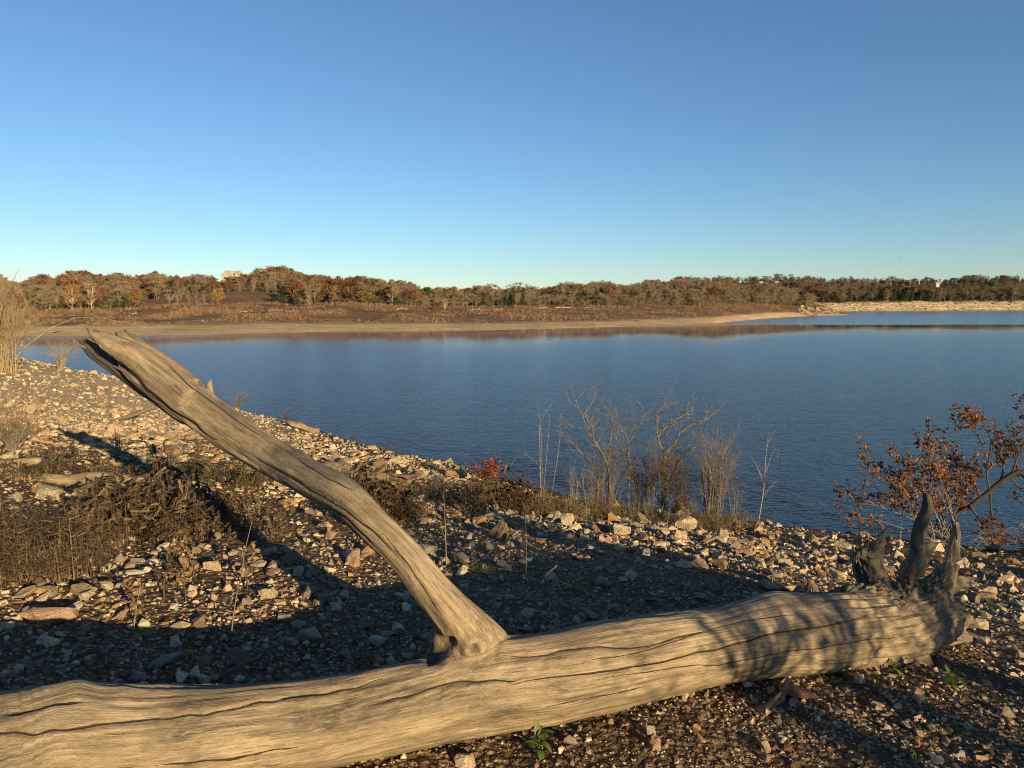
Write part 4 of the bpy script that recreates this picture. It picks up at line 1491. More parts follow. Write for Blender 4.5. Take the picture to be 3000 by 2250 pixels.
BIG = []
for s in range(18):
    V, T = detailed_stone(900 + s * 13, (0.42, 0.55, 0.7)[s % 3], (0.2, 0.9, 0.55)[(s // 3) % 3])
    BIG.append(np_mesh('stone', V, T, [M_STONE_O], False))
SMALL = []
for s in range(28):
    bm = hull_stone(200 + s * 3, 10 + s % 4, (0.38, 0.52, 0.68, 0.8)[s % 4], (0.1, 0.8)[s % 2])
    bm.verts.index_update()
    SMALL.append(arrays_of(bm))
    bm.free()

STONE_TINTS = np.array([(0.46, 0.37, 0.265), (0.52, 0.43, 0.31), (0.40, 0.30, 0.20), (0.33, 0.225, 0.145), (0.36, 0.205, 0.115), (0.30, 0.26, 0.22), (0.26, 0.19, 0.135), (0.56, 0.49, 0.37)])
TINT_WORD = ['tan', 'pale cream', 'buff', 'brown', 'orange brown', 'grey', 'dark brown', 'whitish']
STONE_TINTS = STONE_TINTS * [0.90, 0.90, 0.84]

def rand_rot(rng, n, tilt):
    """mostly lying flat, turned freely about the vertical"""
    a = rng.uniform(0, 2 * math.pi, n)
    t = rng.normal(0, tilt, n)
    b = rng.uniform(0, 2 * math.pi, n)
    ca, sa = np.cos(a), np.sin(a)
    Rz = np.zeros((n, 3, 3))
    Rz[:, 0, 0], Rz[:, 0, 1], Rz[:, 1, 0], Rz[:, 1, 1], Rz[:, 2, 2] = ca, -sa, sa, ca, 1
    ax = np.stack([np.cos(b), np.sin(b), 0 * b], 1)
    K = np.zeros((n, 3, 3))
    K[:, 0, 1], K[:, 0, 2], K[:, 1, 0], K[:, 1, 2], K[:, 2, 0], K[:, 2, 1] = -ax[:, 2], ax[:, 1], ax[:, 2], -ax[:, 0], -ax[:, 1], ax[:, 0]
    I = np.eye(3)[None]
    Rt = I + np.sin(t)[:, None, None] * K + (1 - np.cos(t))[:, None, None] * (K @ K)
    return Rt @ Rz

def gravel(name, label, n, rmin, rmax, amin, amax, pmin, pmax, seed, palette, power=2.2, accept=None, sink=0.42, cap=0.4):
    rng = np.random.default_rng(seed)
    r = 1 / rng.uniform(1 / rmax, 1 / rmin, n)
    a = np.radians(rng.uniform(amin, amax, n))
    x, y = r * np.sin(a), r * np.cos(a)
    d = shore_dist(x, y)
    keep = d > 0.12
    if accept is not None:
        keep &= accept(x, y, d, rng)
    x, y, r, d = x[keep], y[keep], r[keep], d[keep]
    n = len(x)
    q = rng.uniform(0, 1, n)
    px = pmin * (1 - q * (1 - (pmin / pmax) ** power)) ** (-1 / power)   # long-tailed sizes
    s = np.clip(px * r / F * 0.5, 0.006, cap)
    z = ground_h(x, y) + s * (0.45 - sink)
    R = rand_rot(rng, n, 0.35)
    ti = rng.choice(len(STONE_TINTS), n, p=np.array(palette) / sum(palette))
    tint = STONE_TINTS[ti] * rng.uniform(0.75, 1.2, (n, 1))
    kind = rng.integers(0, len(SMALL), n)
    Vs, Ts, Cs = [], [], []
    off = 0
    for k, (V, T) in enumerate(SMALL):
        idx = np.nonzero(kind == k)[0]
        if not len(idx):
            continue
        VV = np.einsum('nij,vj->nvi', R[idx], V) * s[idx][:, None, None] + np.stack([x[idx], y[idx], z[idx]], 1)[:, None, :]
        m = len(V)
        Vs.append(VV.reshape(-1, 3))
        Ts.append((T[None] + (np.arange(len(idx)) * m)[:, None, None] + off).reshape(-1, 3))
        Cs.append(np.repeat(tint[idx], m, 0))
        off += len(idx) * m
    me = np_mesh(name, np.concatenate(Vs), np.concatenate(Ts), [M_STONE_A], False, colors=np.concatenate(Cs))
    return tag(link(name, me), label, kind='stuff')

left_bank = lambda x, y: (x < -0.36 * y - 1.0) & (y > 8)
gravel('gravel', 'fine brown gravel in front of and around the big log', 17000, 1.15, 4.2, -50, 50, 9, 60, 1, (3, 2, 4, 4, 4, 2, 4, 1), 2.6, sink=0.36)
gravel('gravel', 'loose stones and gravel between the log and the weeds', 16000, 3.2, 12, -48, 48, 9, 85, 2, (4, 3, 4, 3, 2, 4, 3, 2), 2.3)
gravel('gravel', 'stones strewn down the slope to the waterline', 15000, 7, 26, -40, 50, 9, 75, 3, (5, 3, 5, 4, 3, 1, 3, 1.5), 2.2)
gravel('gravel', 'pale sunlit gravel bank beyond the weeds', 30000, 10, 75, -50, -3, 5.5, 26, 4, (7, 7, 4, 0.8, 0.8, 0.3, 0.3, 4), 2.2,
       accept=lambda x, y, d, rng: (y > 12) & (x < 2), cap=0.22)

# single stones: the largest in view
N_ST = [0]
ROCKS = []
def put_stone(x, y, s, label, group=None, tint=None, rot=None, sink=0.3, mesh=None, squash=(1, 1, 1), z=None, name='rock'):
    rng = np.random.default_rng(5000 + N_ST[0])
    i = N_ST[0] % len(BIG) if mesh is None else mesh
    N_ST[0] += 1
    o = link(name, BIG[i])
    h = ground_h(x, y)[0] if z is None else z
    o.location = (x, y, h + s * (0.42 - sink))
    o.rotation_euler = (rng.normal(0, 0.25), rng.normal(0, 0.25), rng.uniform(0, 6.28)) if rot is None else rot
    o.scale = (s * squash[0], s * squash[1], s * squash[2])
    c = STONE_TINTS[rng.integers(8)] if tint is None else np.array(tint)
    o.color = (*[float(v) for v in c * rng.uniform(0.9, 1.1)], 1)
    tag(o, label, 'rock', group)
    return o

def px_stone(u, v, w, label, tint=None, mesh=None, squash=(1, 1, 1), rot=None, sink=0.2):
    """a stone whose foot is seen at (u, v), w pixels wide in the photograph"""
    p = on_ground(u, v)
    dep = project(p)[2]
    return put_stone(p[0], p[1], w * 0.5 * dep / F, label, None, tint, rot, sink, mesh, squash)

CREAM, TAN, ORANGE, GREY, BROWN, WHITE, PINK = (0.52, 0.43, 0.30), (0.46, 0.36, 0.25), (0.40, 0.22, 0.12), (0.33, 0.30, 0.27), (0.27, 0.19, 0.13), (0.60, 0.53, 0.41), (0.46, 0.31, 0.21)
px_stone(150, 1818, 165, 'long orange tan block of rock catching the sun behind the left end of the log', PINK, 1, (1.15, 0.6, 0.75), (0.1, 0.05, 0.35))
px_stone(215, 1788, 80, 'cream rock touching the back of the long orange tan block', CREAM, 4, (1, 0.7, 0.7))
px_stone(250, 1750, 66, 'cream wedge of rock right of the flat rust coloured slab', CREAM, 5)
px_stone(50, 1770, 60, 'flat rust coloured slab at the left edge below the weeds', ORANGE, 3, (1.1, 0.7, 0.5))
px_stone(128, 1758, 56, 'low cream rock between the rust slab and the cream wedge', CREAM, 6)
px_stone(530, 1665, 76, 'upright tan rock with a stalk shadow across it', PINK, 7, (1, 0.8, 1.25))
px_stone(625, 1668, 76, 'cream pyramid shaped rock right of the upright tan rock', CREAM, 8)
px_stone(480, 1610, 50, 'white rock at the edge of the dry weeds', WHITE, 2)
px_stone(385, 1690, 124, 'thin white slab lying flat among small stones', WHITE, 12, (1, 0.32, 0.35), (0.0, 0.04, 0.1))
px_stone(350, 1815, 84, 'pale ridged rock right of the long orange tan block', PINK, 10, (1, 0.6, 0.6))
px_stone(680, 1625, 50, 'cream rock by the leaning bare stalk', CREAM, 9)
px_stone(790, 1625, 66, 'grey cream rock standing on edge left of the limb', CREAM, 13, (1, 0.8, 1.2))
px_stone(795, 1668, 60, 'reddish tan rock right below the grey cream rock on edge', PINK, 1)
px_stone(1035, 1650, 110, 'large flat topped brown pink rock behind the limb', PINK, 15, (1.1, 0.8, 0.8))
px_stone(955, 1545, 60, 'tan block under the bend of the limb', TAN, 4)
px_stone(875, 1680, 62, 'smooth pale oval rock left of the limb', CREAM, 11, (1, 0.65, 0.9))
px_stone(1232, 1500, 92, 'broad tan boulder at the back edge of the weeds right of the limb', TAN, 16, (1.1, 0.8, 0.9))
px_stone(1350, 1685, 74, 'whitish rock right of the limb beside the green leaves', WHITE, 14)
px_stone(1480, 1672, 70, 'tan block with a shaded side above the trunk', TAN, 7, (1, 0.8, 0.9))
px_stone(1865, 1570, 62, 'tan rock with a striped sunlit face on the slope to the water', TAN, 4, (1, 0.9, 1.2))
px_stone(1510, 1590, 56, 'cream rock with a bright top on the slope right of the limb', CREAM, 8, (1, 0.9, 1.3))
px_stone(1760, 1585, 52, 'rounded rust tan rock on the open slope', PINK, 16)
px_stone(2000, 1498, 92, 'big speckled grey boulder at the foot of the bare shrubs', GREY, 17, (1.2, 0.9, 0.75))
px_stone(2020, 1645, 80, 'large tan boulder on the right half of the slope', TAN, 1, (1.1, 0.8, 0.8))
px_stone(2100, 1665, 88, 'brown boulder with a dark left side near the trunk', BROWN, 10)
px_stone(2230, 1660, 60, 'pale squared rock just behind the root end of the trunk', CREAM, 4)
px_stone(2300, 1660, 66, 'tan rock beside the pale squared rock near the root end', TAN, 5)
px_stone(2250, 1725, 120, 'wide cream and grey rock touching the back of the trunk', CREAM, 15, (1.1, 0.7, 0.7))
px_stone(2085, 1725, 66, 'rounded brown rock behind the shaded part of the trunk', BROWN, 16)
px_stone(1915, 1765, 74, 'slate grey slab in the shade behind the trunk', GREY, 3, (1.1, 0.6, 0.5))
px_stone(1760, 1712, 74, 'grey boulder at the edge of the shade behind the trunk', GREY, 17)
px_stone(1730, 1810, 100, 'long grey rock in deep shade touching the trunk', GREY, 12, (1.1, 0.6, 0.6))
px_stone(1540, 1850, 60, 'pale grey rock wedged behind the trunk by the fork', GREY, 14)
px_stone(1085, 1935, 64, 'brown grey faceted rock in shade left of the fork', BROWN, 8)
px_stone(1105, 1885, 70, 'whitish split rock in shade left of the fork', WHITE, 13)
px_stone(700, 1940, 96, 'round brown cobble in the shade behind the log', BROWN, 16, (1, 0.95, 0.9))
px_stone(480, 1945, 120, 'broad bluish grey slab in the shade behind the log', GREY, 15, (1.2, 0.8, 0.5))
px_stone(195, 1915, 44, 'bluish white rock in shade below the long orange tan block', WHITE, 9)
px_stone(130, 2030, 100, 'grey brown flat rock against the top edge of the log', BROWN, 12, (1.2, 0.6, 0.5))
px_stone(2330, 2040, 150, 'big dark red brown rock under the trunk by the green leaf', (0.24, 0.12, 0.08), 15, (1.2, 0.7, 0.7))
px_stone(1365, 2240, 90, 'pale yellowish rock at the bottom edge below the log', CREAM, 8)
px_stone(1920, 2190, 60, 'orange tan cube like rock on the gravel below the log', PINK, 1)
px_stone(1905, 2150, 52, 'cream rock above the orange tan cube like rock', CREAM, 13)
px_stone(2055, 2165, 48, 'pink tan pointed rock on the gravel below the trunk', PINK, 7)
px_stone(2240, 2195, 60, 'pale tan rock half buried in gravel below the shaded trunk', TAN, 11)
px_stone(2740, 2230, 66, 'bluish grey slab at the bottom right on the gravel', GREY, 3)
px_stone(2755, 1955, 60, 'reddish brown block touching the lower root', (0.36, 0.2, 0.13), 4)
px_stone(2910, 1612, 60, 'rough cream boulder at the waterline right of the root spikes', WHITE, 13, (1, 0.9, 1.1))
px_stone(2822, 1660, 60, 'cream boulder behind the thinner root spike', CREAM, 5, (1, 0.9, 1.1))
px_stone(2870, 1665, 44, 'small cream boulder right of the one behind the root spike', CREAM, 2)
px_stone(2890, 1755, 66, 'dull pink boulder right of the root end', (0.34, 0.22, 0.17), 16)
px_stone(2790, 1880, 70, 'pale rock under the sideways root', CREAM, 9)
# four stones of the little cairn, bottom to top
cp = on_ground(1178, 1386)
cdep = project(cp)[2]
zz = cp[2]
for k, (w, hgt, dx, nm) in enumerate([(38, 16, 0, 'bottom'), (36, 13, -1, 'second'), (36, 15, -2, 'third'), (30, 9, 2, 'top')]):
    s = w * 0.5 * cdep / F
    hh = hgt * cdep / F
    o = put_stone(cp[0] + dx * cdep / F, cp[1], s, nm + ' stone of the small stacked cairn near the waterline', 'stones of the small cairn', CREAM, (0, 0, k * 0.5), 0.42, (4, 10, 1, 7)[k], (1, 1, hgt / w * 1.9), zz + hh / 2, 'cairn_stone')
    zz += hh
# the rest of the 300: one zone at a time
def strew(n, rmin, rmax, amin, amax, pmin, pmax, seed, label, group, palette, accept=None):
    rng = np.random.default_rng(seed)
    k = 0
    while k < n:
        r = 1 / rng.uniform(1 / rmax, 1 / rmin)
        a = math.radians(rng.uniform(amin, amax))
        x, y = r * math.sin(a), r * math.cos(a)
        d = shore_dist(np.array([x]), np.array([y]))[0]
        if d < 0.2 or (accept and not accept(x, y)):
            continue
        s = 0.5 * r / F * (pmin + (pmax - pmin) * rng.uniform(0, 1) ** 2.5)
        t = rng.choice(8, p=np.array(palette) / sum(palette))
        o = put_stone(x, y, s, TINT_WORD[t] + ' rock', group, STONE_TINTS[t] * rng.uniform(0.85, 1.15), None, rng.uniform(0.05, 0.45), None, (rng.uniform(0.9, 1.15), rng.uniform(0.8, 1.1), rng.uniform(0.95, 1.45)))
        ROCKS.append((o, TINT_WORD[t], s * F / r))
        k += 1
off_log = lambda x, y: y > 2.95 + 0.57 * (x + 0.1)
strew(70, 3.6, 6.5, -36, 34, 40, 105, 61, 'rock in the shaded gravel just behind the log', 'rocks just behind the log', (4, 2, 3, 3, 2, 4, 3, 2), off_log)
strew(105, 6.0, 14.5, -16, 36, 42, 100, 62, 'angular rock on the sunlit slope between the trunk and the water', 'rocks on the slope to the water', (5, 4, 4, 3, 3, 1.5, 2.5, 2.5))
strew(24, 6.0, 11, -36, -12, 30, 66, 63, 'rock between the log and the dry weeds', 'rocks between the log and the dry weeds', (5, 5, 3, 2, 2, 2, 1, 4))
strew(30, 14, 40, -36, -6, 18, 36, 64, 'boulder on the pale gravel bank', 'boulders on the pale gravel bank', (4, 6, 2, 0.5, 0.5, 1, 0, 6), lambda x, y: True)
strew(20, 1.9, 3.4, 2, 38, 40, 90, 65, 'stone on the gravel in front of the log', 'stones in front of the log', (3, 2, 4, 4, 4, 2, 3, 1), lambda x, y: y < 2.3 + 0.5 * x)
# ------------------------------------------------------------------ shrubs, stalks, driftwood
M_STEM = plain_mat('dead_stem_bark', (0.085, 0.064, 0.045), (0.22, 0.175, 0.125), 6.0, bump_s=0.4)
M_STEM_TAN = plain_mat('tan_twig_bark', (0.19, 0.14, 0.08), (0.33, 0.25, 0.15), 3.0)
M_TRUNK_DARK = plain_mat('dark_trunk_bark', (0.022, 0.016, 0.012), (0.05, 0.037, 0.027), 6.0, bump_s=0.5)
M_STEM_DARK = plain_mat('dark_bark', (0.045, 0.032, 0.023), (0.095, 0.07, 0.05), 5.0, bump_s=0.4)
M_LEAF_BROWN = plain_mat('withered_brown_leaves', (1, 1, 1), (1, 1, 1), 1.0, tint='attr', backlit=0.25)
M_GREEN = plain_mat('green_leaves', (0.045, 0.085, 0.018), (0.085, 0.13, 0.03), 20.0, rough=0.5, backlit=0.2)
M_WEED = plain_mat('dry_weed', (1, 1, 1), (1, 1, 1), 1.0, tint='attr', backlit=0.1)

def grow(tb, pts, rad, rng, n, length, levels=1, k=4, up=0.35, ends=None, spread=0.9):
    """side twigs along a stem"""
    pts = np.asarray(pts, float)
    m = len(pts)
    for _ in range(n):
        t = rng.uniform(0.25, 1.0) * (m - 1)
        i = min(int(t), m - 2)
        b = pts[i] + (pts[i + 1] - pts[i]) * (t - i)
        ax = pts[i + 1] - pts[i]
        ax = ax / (np.linalg.norm(ax) + 1e-9)
        d = ax * 0.8 + rng.normal(0, spread, 3) * 0.75 + np.array([0, 0, up])
        d /= np.linalg.norm(d)
        L = length * rng.uniform(0.45, 1.15)
        r0 = min(np.interp(t, np.arange(m), rad) * 0.62, rad[0] * 0.55)
        c = b + d * L * 0.5 + rng.normal(0, 0.09 * L, 3)
        e = b + d * L + rng.normal(0, 0.13 * L, 3) + np.array([0, 0, 0.08 * L])
        pp = spline([b, c, e], 5)
        rr = np.linspace(r0, max(r0 * 0.25, rad[-1] * 0.8), 5)
        tb.add(pp, rr, k, cap=False)
        if ends is not None:
            ends.append(pp)
        if levels > 1:
            grow(tb, pp, rr, rng, 3, L * 0.55, levels - 1, 3, up, ends, spread)

def px_line(rows, depth, rng, wob=0.05, n=None):
    """picture polyline lifted to 3-D round one depth, wandering in depth"""
    d = depth
    P = []
    for k, (u, v) in enumerate(rows):
        P.append(at(u, v, d))
        d += rng.normal(0, wob)
    return spline(P, n or (len(rows) * 3))

def shrub(name, label, base_px, stems, r0, twigs, twig_len, mat, seed, levels=2, cat='shrub', lean=0.0, group=None, k=5):
    """stems: picture polylines starting at the foot of the shrub; each stem with its twigs is one part"""
    rng = np.random.default_rng(seed)
    p = on_ground(*base_px)
    dep = project(p)[2]
    e = empty(name, p, label, cat, group)
    for rows, rs in stems:
        tb = Tubes()
        pts = px_line(rows, dep + rng.normal(0, 0.06), rng)
        lo = ground_h(pts[0, 0], pts[0, 1])[0]
        if pts[0, 2] > lo + 0.01 and rs >= 1:
            pts = np.vstack([[pts[0, 0], pts[0, 1], lo - 0.03], pts])
        rad = np.linspace(r0 * rs, r0 * rs * 0.28, len(pts))
        tb.add(pts, rad, k)
        grow(tb, pts, rad, rng, twigs, twig_len, levels)
        link('stem', tb.mesh('stem', [mat], True, p), e)
    return e

shrub('dead_shrub', 'bare forked grey shrub left of the two at the waterline', (1800, 1482), [
    ([(1804, 1470), (1784, 1424), (1750, 1381), (1711, 1335), (1680, 1304), (1654, 1270)], 1.0),
    ([(1790, 1470), (1780, 1366), (1757, 1316), (1734, 1281), (1719, 1251), (1707, 1220), (1688, 1178), (1679, 1151)], 1.1),
    ([(1707, 1220), (1734, 1181), (1746, 1151)], 0.5),
    ([(1717, 1262), (1680, 1247), (1638, 1239)], 0.5),
    ([(1736, 1281), (1742, 1243), (1780, 1216)], 0.45),
    ([(1796, 1470), (1786, 1400), (1784, 1335), (1792, 1266), (1798, 1231), (1777, 1203)], 0.8),
    ], 0.023, 12, 0.40, M_STEM, 41)
shrub('dead_shrub', 'slim bare shrub with upright twigs between the two forked shrubs', (1842, 1478), [
    ([(1842, 1470), (1842, 1424), (1846, 1366), (1838, 1335), (1815, 1304), (1796, 1266), (1788, 1240)], 1.0),
    ([(1840, 1340), (1842, 1297), (1827, 1266), (1807, 1231)], 0.7),
    ([(1842, 1300), (1869, 1254), (1896, 1205)], 0.6),
    ([(1848, 1285), (1853, 1197)], 0.4),
    ], 0.020, 12, 0.36, M_STEM, 42)
shrub('dead_shrub', 'tallest bare shrub with a single trunk forking into antler like limbs', (1940, 1488), [
    ([(1938, 1480), (1944, 1389), (1950, 1327)], 1.25),
    ([(1950, 1330), (1934, 1304), (1930, 1281), (1950, 1251), (1988, 1224), (2015, 1208), (2042, 1162)], 1.0),
    ([(1930, 1285), (1926, 1266), (1926, 1228), (1950, 1189), (1988, 1178)], 0.6),
    ([(1950, 1328), (1980, 1293), (1988, 1274), (2019, 1247), (2065, 1231), (2096, 1208)], 0.9),
    ([(1942, 1470), (1965, 1404), (1988, 1351), (2011, 1320), (2040, 1310)], 0.9),
    ([(1962, 1410), (1988, 1397), (2015, 1381)], 0.6),
    ([(1936, 1478), (1923, 1450), (1903, 1404), (1888, 1385)], 0.7),
    ], 0.026, 13, 0.42, M_STEM, 43)

def fan_shrub(name, label, base_px, n, height_px, spread, mat, seed, r0, twigs=5, tl=0.3, arch=0.15, levels=1, cat='shrub', group=None, leaves=None, lean=0.0, foot=0.1):
    """many stems from one foot; leaves = (count per twig end, size, colours)"""
    rng = np.random.default_rng(seed)
    p = on_ground(*base_px)
    dep = project(p)[2]
    H = height_px * dep / F
    e = empty(name, p, label, cat, group)
    tb = Tubes()
    ends = []
    for i in range(n):
        a = rng.uniform(0, 2 * math.pi)
        sp = abs(rng.normal(0, spread))
        h = H * rng.uniform(0.55, 1.05)
        b = p + np.array([math.cos(a), math.sin(a), 0]) * rng.uniform(0, foot * H)
        b[2] = ground_h(b[0], b[1])[0] - 0.02
        out = np.array([math.cos(a) * sp + lean, math.sin(a) * sp, 0]) * h
        pts = spline([b, b + out * 0.25 + [0, 0, h * 0.4], b + out * 0.65 + [0, 0, h * 0.78], b + out * (1.0 + arch) + [0, 0, h * (1.0 - arch * sp)]] + rng.normal(0, 0.02 * H, (4, 3)) * [[0], [1], [1], [1]], 9)
        rad = np.linspace(r0, r0 * 0.25, 9) * rng.uniform(0.6, 1.1)
        tb.add(pts, rad, 4, cap=False)
        ends.append(pts)
        grow(tb, pts, rad, rng, twigs, tl * H, levels, 3, 0.3, ends, 0.8)
    link('stems', tb.mesh('stems', [mat], True, p), e)
    if leaves:
        cnt, size, cols = leaves
        add_leaves(e, p, ends, cnt, size, cols, rng)
    return e

def add_leaves(e, p, ends, cnt, size, cols, rng, frac=0.75):
    P = []
    for pts in ends:
        if rng.uniform() > frac:
            continue
        t = rng.uniform(0.45, 1.0, cnt) * (len(pts) - 1)
        i = np.minimum(t.astype(int), len(pts) - 2)
        P.append(pts[i] + (pts[i + 1] - pts[i]) * (t - i)[:, None])
    P = np.concatenate(P) - p
    V, T = leaf_faces(rng, P, size, 1.9, -0.35)
    c = np.array(cols)[rng.integers(0, len(cols), len(P))] * rng.uniform(0.7, 1.25, (len(P), 1))
    me = np_mesh('leaves', V, T, [M_LEAF_BROWN], False, colors=np.repeat(c, 4, 0))
    link('leaves', me, e)

fan_shrub('twig_thicket', 'dark leafless thicket between the two forked shrubs', (1880, 1492), 30, 170, 0.36, M_STEM_DARK, 61, 0.009, 6, 0.25, levels=2, leaves=(1, 0.05, [(0.16, 0.07, 0.04)]))
fan_shrub('twig_thicket', 'dark leafless thicket right behind the tallest forked shrub', (1990, 1496), 30, 190, 0.34, M_STEM_DARK, 62, 0.009, 6, 0.25, levels=2)
fan_shrub('twig_thicket', 'pale leafless thicket at the foot of the left forked shrub', (1740, 1478), 22, 130, 0.4, M_STEM, 63, 0.007, 6, 0.25, levels=2)
fan_shrub('twig_thicket', 'tangle of pale leaning twigs growing through the left forked shrub', (1782, 1482), 24, 240, 0.42, M_STEM, 64, 0.007, 7, 0.22, levels=2, lean=0.1)
fan_shrub('twig_thicket', 'tangle of pale twigs growing through the tallest forked shrub', (1950, 1490), 24, 250, 0.36, M_STEM, 65, 0.007, 7, 0.22, levels=2)
fan_shrub('twiggy_shrub', 'dense twiggy bare shrub right of the tallest forked shrub', (2085, 1500), 44, 250, 0.24, M_STEM, 51, 0.011, 7, 0.22, levels=2, foot=0.12)
shrub('bare_sapling', 'thin pale bare sapling standing alone right of the twiggy shrub', (2222, 1535), [
    ([(2222, 1530), (2238, 1427), (2242, 1351), (2249, 1300), (2258, 1285)], 1.0),
    ([(2238, 1420), (2215, 1360), (2195, 1330)], 0.5),
    ([(2240, 1395), (2262, 1330), (2280, 1318), (2277, 1345)], 0.45),
    ([(2232, 1460), (2262, 1420), (2280, 1405)], 0.4),
    ], 0.013, 4, 0.25, M_STEM_TAN, 44, 1)
shrub('tall_grass_stalk', 'tall pale wispy stalks rising over the lake left of the shrubs', (1583, 1485), [
    ([(1583, 1480), (1583, 1389), (1581, 1274), (1584, 1235), (1619, 1178)], 1.0),
    ([(1584, 1480), (1588, 1400), (1586, 1290), (1578, 1190)], 0.8),
    ([(1590, 1470), (1600, 1350), (1607, 1274), (1611, 1216)], 0.7),
    ([(1612, 1470), (1634, 1335), (1642, 1262)], 0.7),
    ([(1583, 1440), (1581, 1370), (1550, 1339), (1519, 1331), (1492, 1374)], 0.7),
    ], 0.007, 3, 0.16, M_STEM_TAN, 45, 1, cat='grass stalk')
fan_shrub('grass_tuft', 'sparse tuft of straight tan stalks in front of the forked shrubs', (1675, 1498), 16, 165, 0.10, M_STEM_TAN, 52, 0.004, 1, 0.12, cat='grass tuft')
fan_shrub('grass_tuft', 'thin tan stalks at the foot of the tallest bare shrub', (1905, 1510), 12, 120, 0.14, M_STEM_TAN, 53, 0.004, 1, 0.12, cat='grass tuft')
fan_shrub('grass_tuft', 'tan stalks drooping toward the water beside the twiggy shrub', (2150, 1520), 16, 150, 0.22, M_STEM_TAN, 54, 0.004, 2, 0.18, arch=0.35, cat='grass tuft')
BRN = [(0.17, 0.062, 0.028), (0.22, 0.095, 0.042), (0.12, 0.045, 0.024), (0.28, 0.15, 0.07)]
RED = [(0.24, 0.055, 0.03), (0.18, 0.045, 0.025), (0.30, 0.10, 0.045)]
fan_shrub('red_shrub', 'small dense red leaved shrub at the waterline left of the bare shrubs', (1432, 1424), 26, 74, 0.42, M_STEM_DARK, 55, 0.008, 4, 0.25, leaves=(9, 0.075, RED))
fan_shrub('red_shrub', 'low reddish shrub behind the foot of the tallest bare shrub', (2005, 1478), 12, 56, 0.5, M_STEM_DARK, 56, 0.006, 4, 0.25, leaves=(5, 0.055, RED))
fan_shrub('red_shrub', 'reddish brown twiggy bush on the far edge of the gravel bank', (842, 1243), 14, 44, 0.6, M_STEM_DARK, 57, 0.009, 5, 0.25, leaves=(1, 0.06, [(0.15, 0.06, 0.035), (0.2, 0.1, 0.06)]))
fan_shrub('bare_bush', 'small grey leafless bush at the waterline right of the limb tip', (695, 1200), 16, 62, 0.42, M_STEM, 58, 0.012, 6, 0.28, levels=2)
fan_shrub('bare_bush', 'tiny dark bush on the waterline past the reddish twiggy bush', (1036, 1296), 9, 34, 0.5, M_STEM_DARK, 59, 0.008, 5, 0.28)
fan_shrub('bare_bush', 'tiny bush on the waterline left of the cairn', (1132, 1312), 9, 34, 0.5, M_STEM_DARK, 60, 0.008, 5, 0.28)

# brown leaved shrub and leaning small tree on the right
def leafy_right():
    rng = np.random.default_rng(71)
    p = on_ground(2770, 1585)
    dep = project(p)[2]
    e = empty('brown_leaved_shrub', p, 'wide shrub with withered brown leaves behind the root spikes', 'shrub')
    tips = [(2535, 1350), (2575, 1385), (2620, 1325), (2660, 1360), (2700, 1300), (2722, 1272), (2745, 1320), (2790, 1330), (2800, 1370), (2560, 1425), (2640, 1420), (2440, 1432), (2465, 1510), (2700, 1400), (2770, 1400), (2840, 1420), (2600, 1470), (2680, 1450), (2740, 1360), (2820, 1470)]
    tb = Tubes()
    ends = []
    for (u, v) in tips:
        b = p + np.array([rng.normal(0, 0.25), rng.normal(0, 0.2), 0])
        b[2] = ground_h(b[0], b[1])[0] - 0.03
        t = at(u, v, dep + rng.normal(0, 0.45))
        m1 = b * 0.65 + t * 0.35 + [rng.normal(0, 0.08), rng.normal(0, 0.08), 0.12]
        m2 = b * 0.3 + t * 0.7 + [rng.normal(0, 0.08), rng.normal(0, 0.08), 0.08]
        pts = spline([b, m1, m2, t], 10)
        rad = np.linspace(0.016, 0.004, 10)
        tb.add(pts, rad, 5)
        ends.append(pts[5:])
        grow(tb, pts[3:], rad[3:], rng, 13, 0.36, 2, 3, 0.4, ends, 0.8)
    link('stems', tb.mesh('stems', [M_STEM], True, p), e)
    add_leaves(e, p, ends, 4, 0.08, BRN, rng, 0.75)
    p = on_ground(3060, 1600)
    dep = project(p)[2] + 0.2
    e = empty('leaning_tree', p, 'small dark leaning tree with brown leaves at the right edge of the shore', 'tree')
    main = px_line([(3075, 1600), (3060, 1480), (3000, 1388), (2950, 1400), (2890, 1446), (2830, 1490), (2790, 1512)], dep, rng, 0.05, 24)
    main[0, 2] = ground_h(main[0, 0], main[0, 1])[0] - 0.05
    tb = Tubes()
    rad = np.linspace(0.085, 0.03, 24)
    tb.add(main, rad, 8)
    link('trunk', tb.mesh('trunk', [M_TRUNK_DARK], True, p), e)
    ends = []
    tb = Tubes()
    for rows in ([(2960, 1400), (2985, 1330), (3010, 1260), (2990, 1205)], [(2900, 1440), (2890, 1380), (2905, 1300), (2880, 1250), (2830, 1235)], [(2880, 1300), (2850, 1260), (2800, 1248)],
                 [(2930, 1410), (2940, 1360), (2920, 1300)], [(2870, 1455), (2850, 1400), (2836, 1370)], [(2900, 1440), (2910, 1520), (2960, 1570), (3000, 1585)], [(2840, 1480), (2880, 1540), (2900, 1590)],
                 [(3010, 1390), (3060, 1330), (3080, 1250)], [(2960, 1400), (3000, 1440), (3050, 1450)], [(2990, 1390), (2970, 1340), (2960, 1290)]):
        pts = px_line(rows, dep, rng, 0.12, 12)
        rr = np.linspace(0.02, 0.005, 12)
        tb.add(pts, rr, 5)
        ends.append(pts[4:])
        grow(tb, pts, rr, rng, 12, 0.42, 2, 3, 0.35, ends, 0.85)
    link('branches', tb.mesh('branches', [M_STEM_DARK], True, p), e)
    add_leaves(e, p, ends, 4, 0.085, BRN, rng, 0.7)
leafy_right()
fan_shrub('twig_thicket', 'tangle of pale leafless twigs at the water under the leaning tree', (2900, 1612), 26, 90, 0.75, M_STEM_TAN, 74, 0.006, 4, 0.35, arch=0.3)

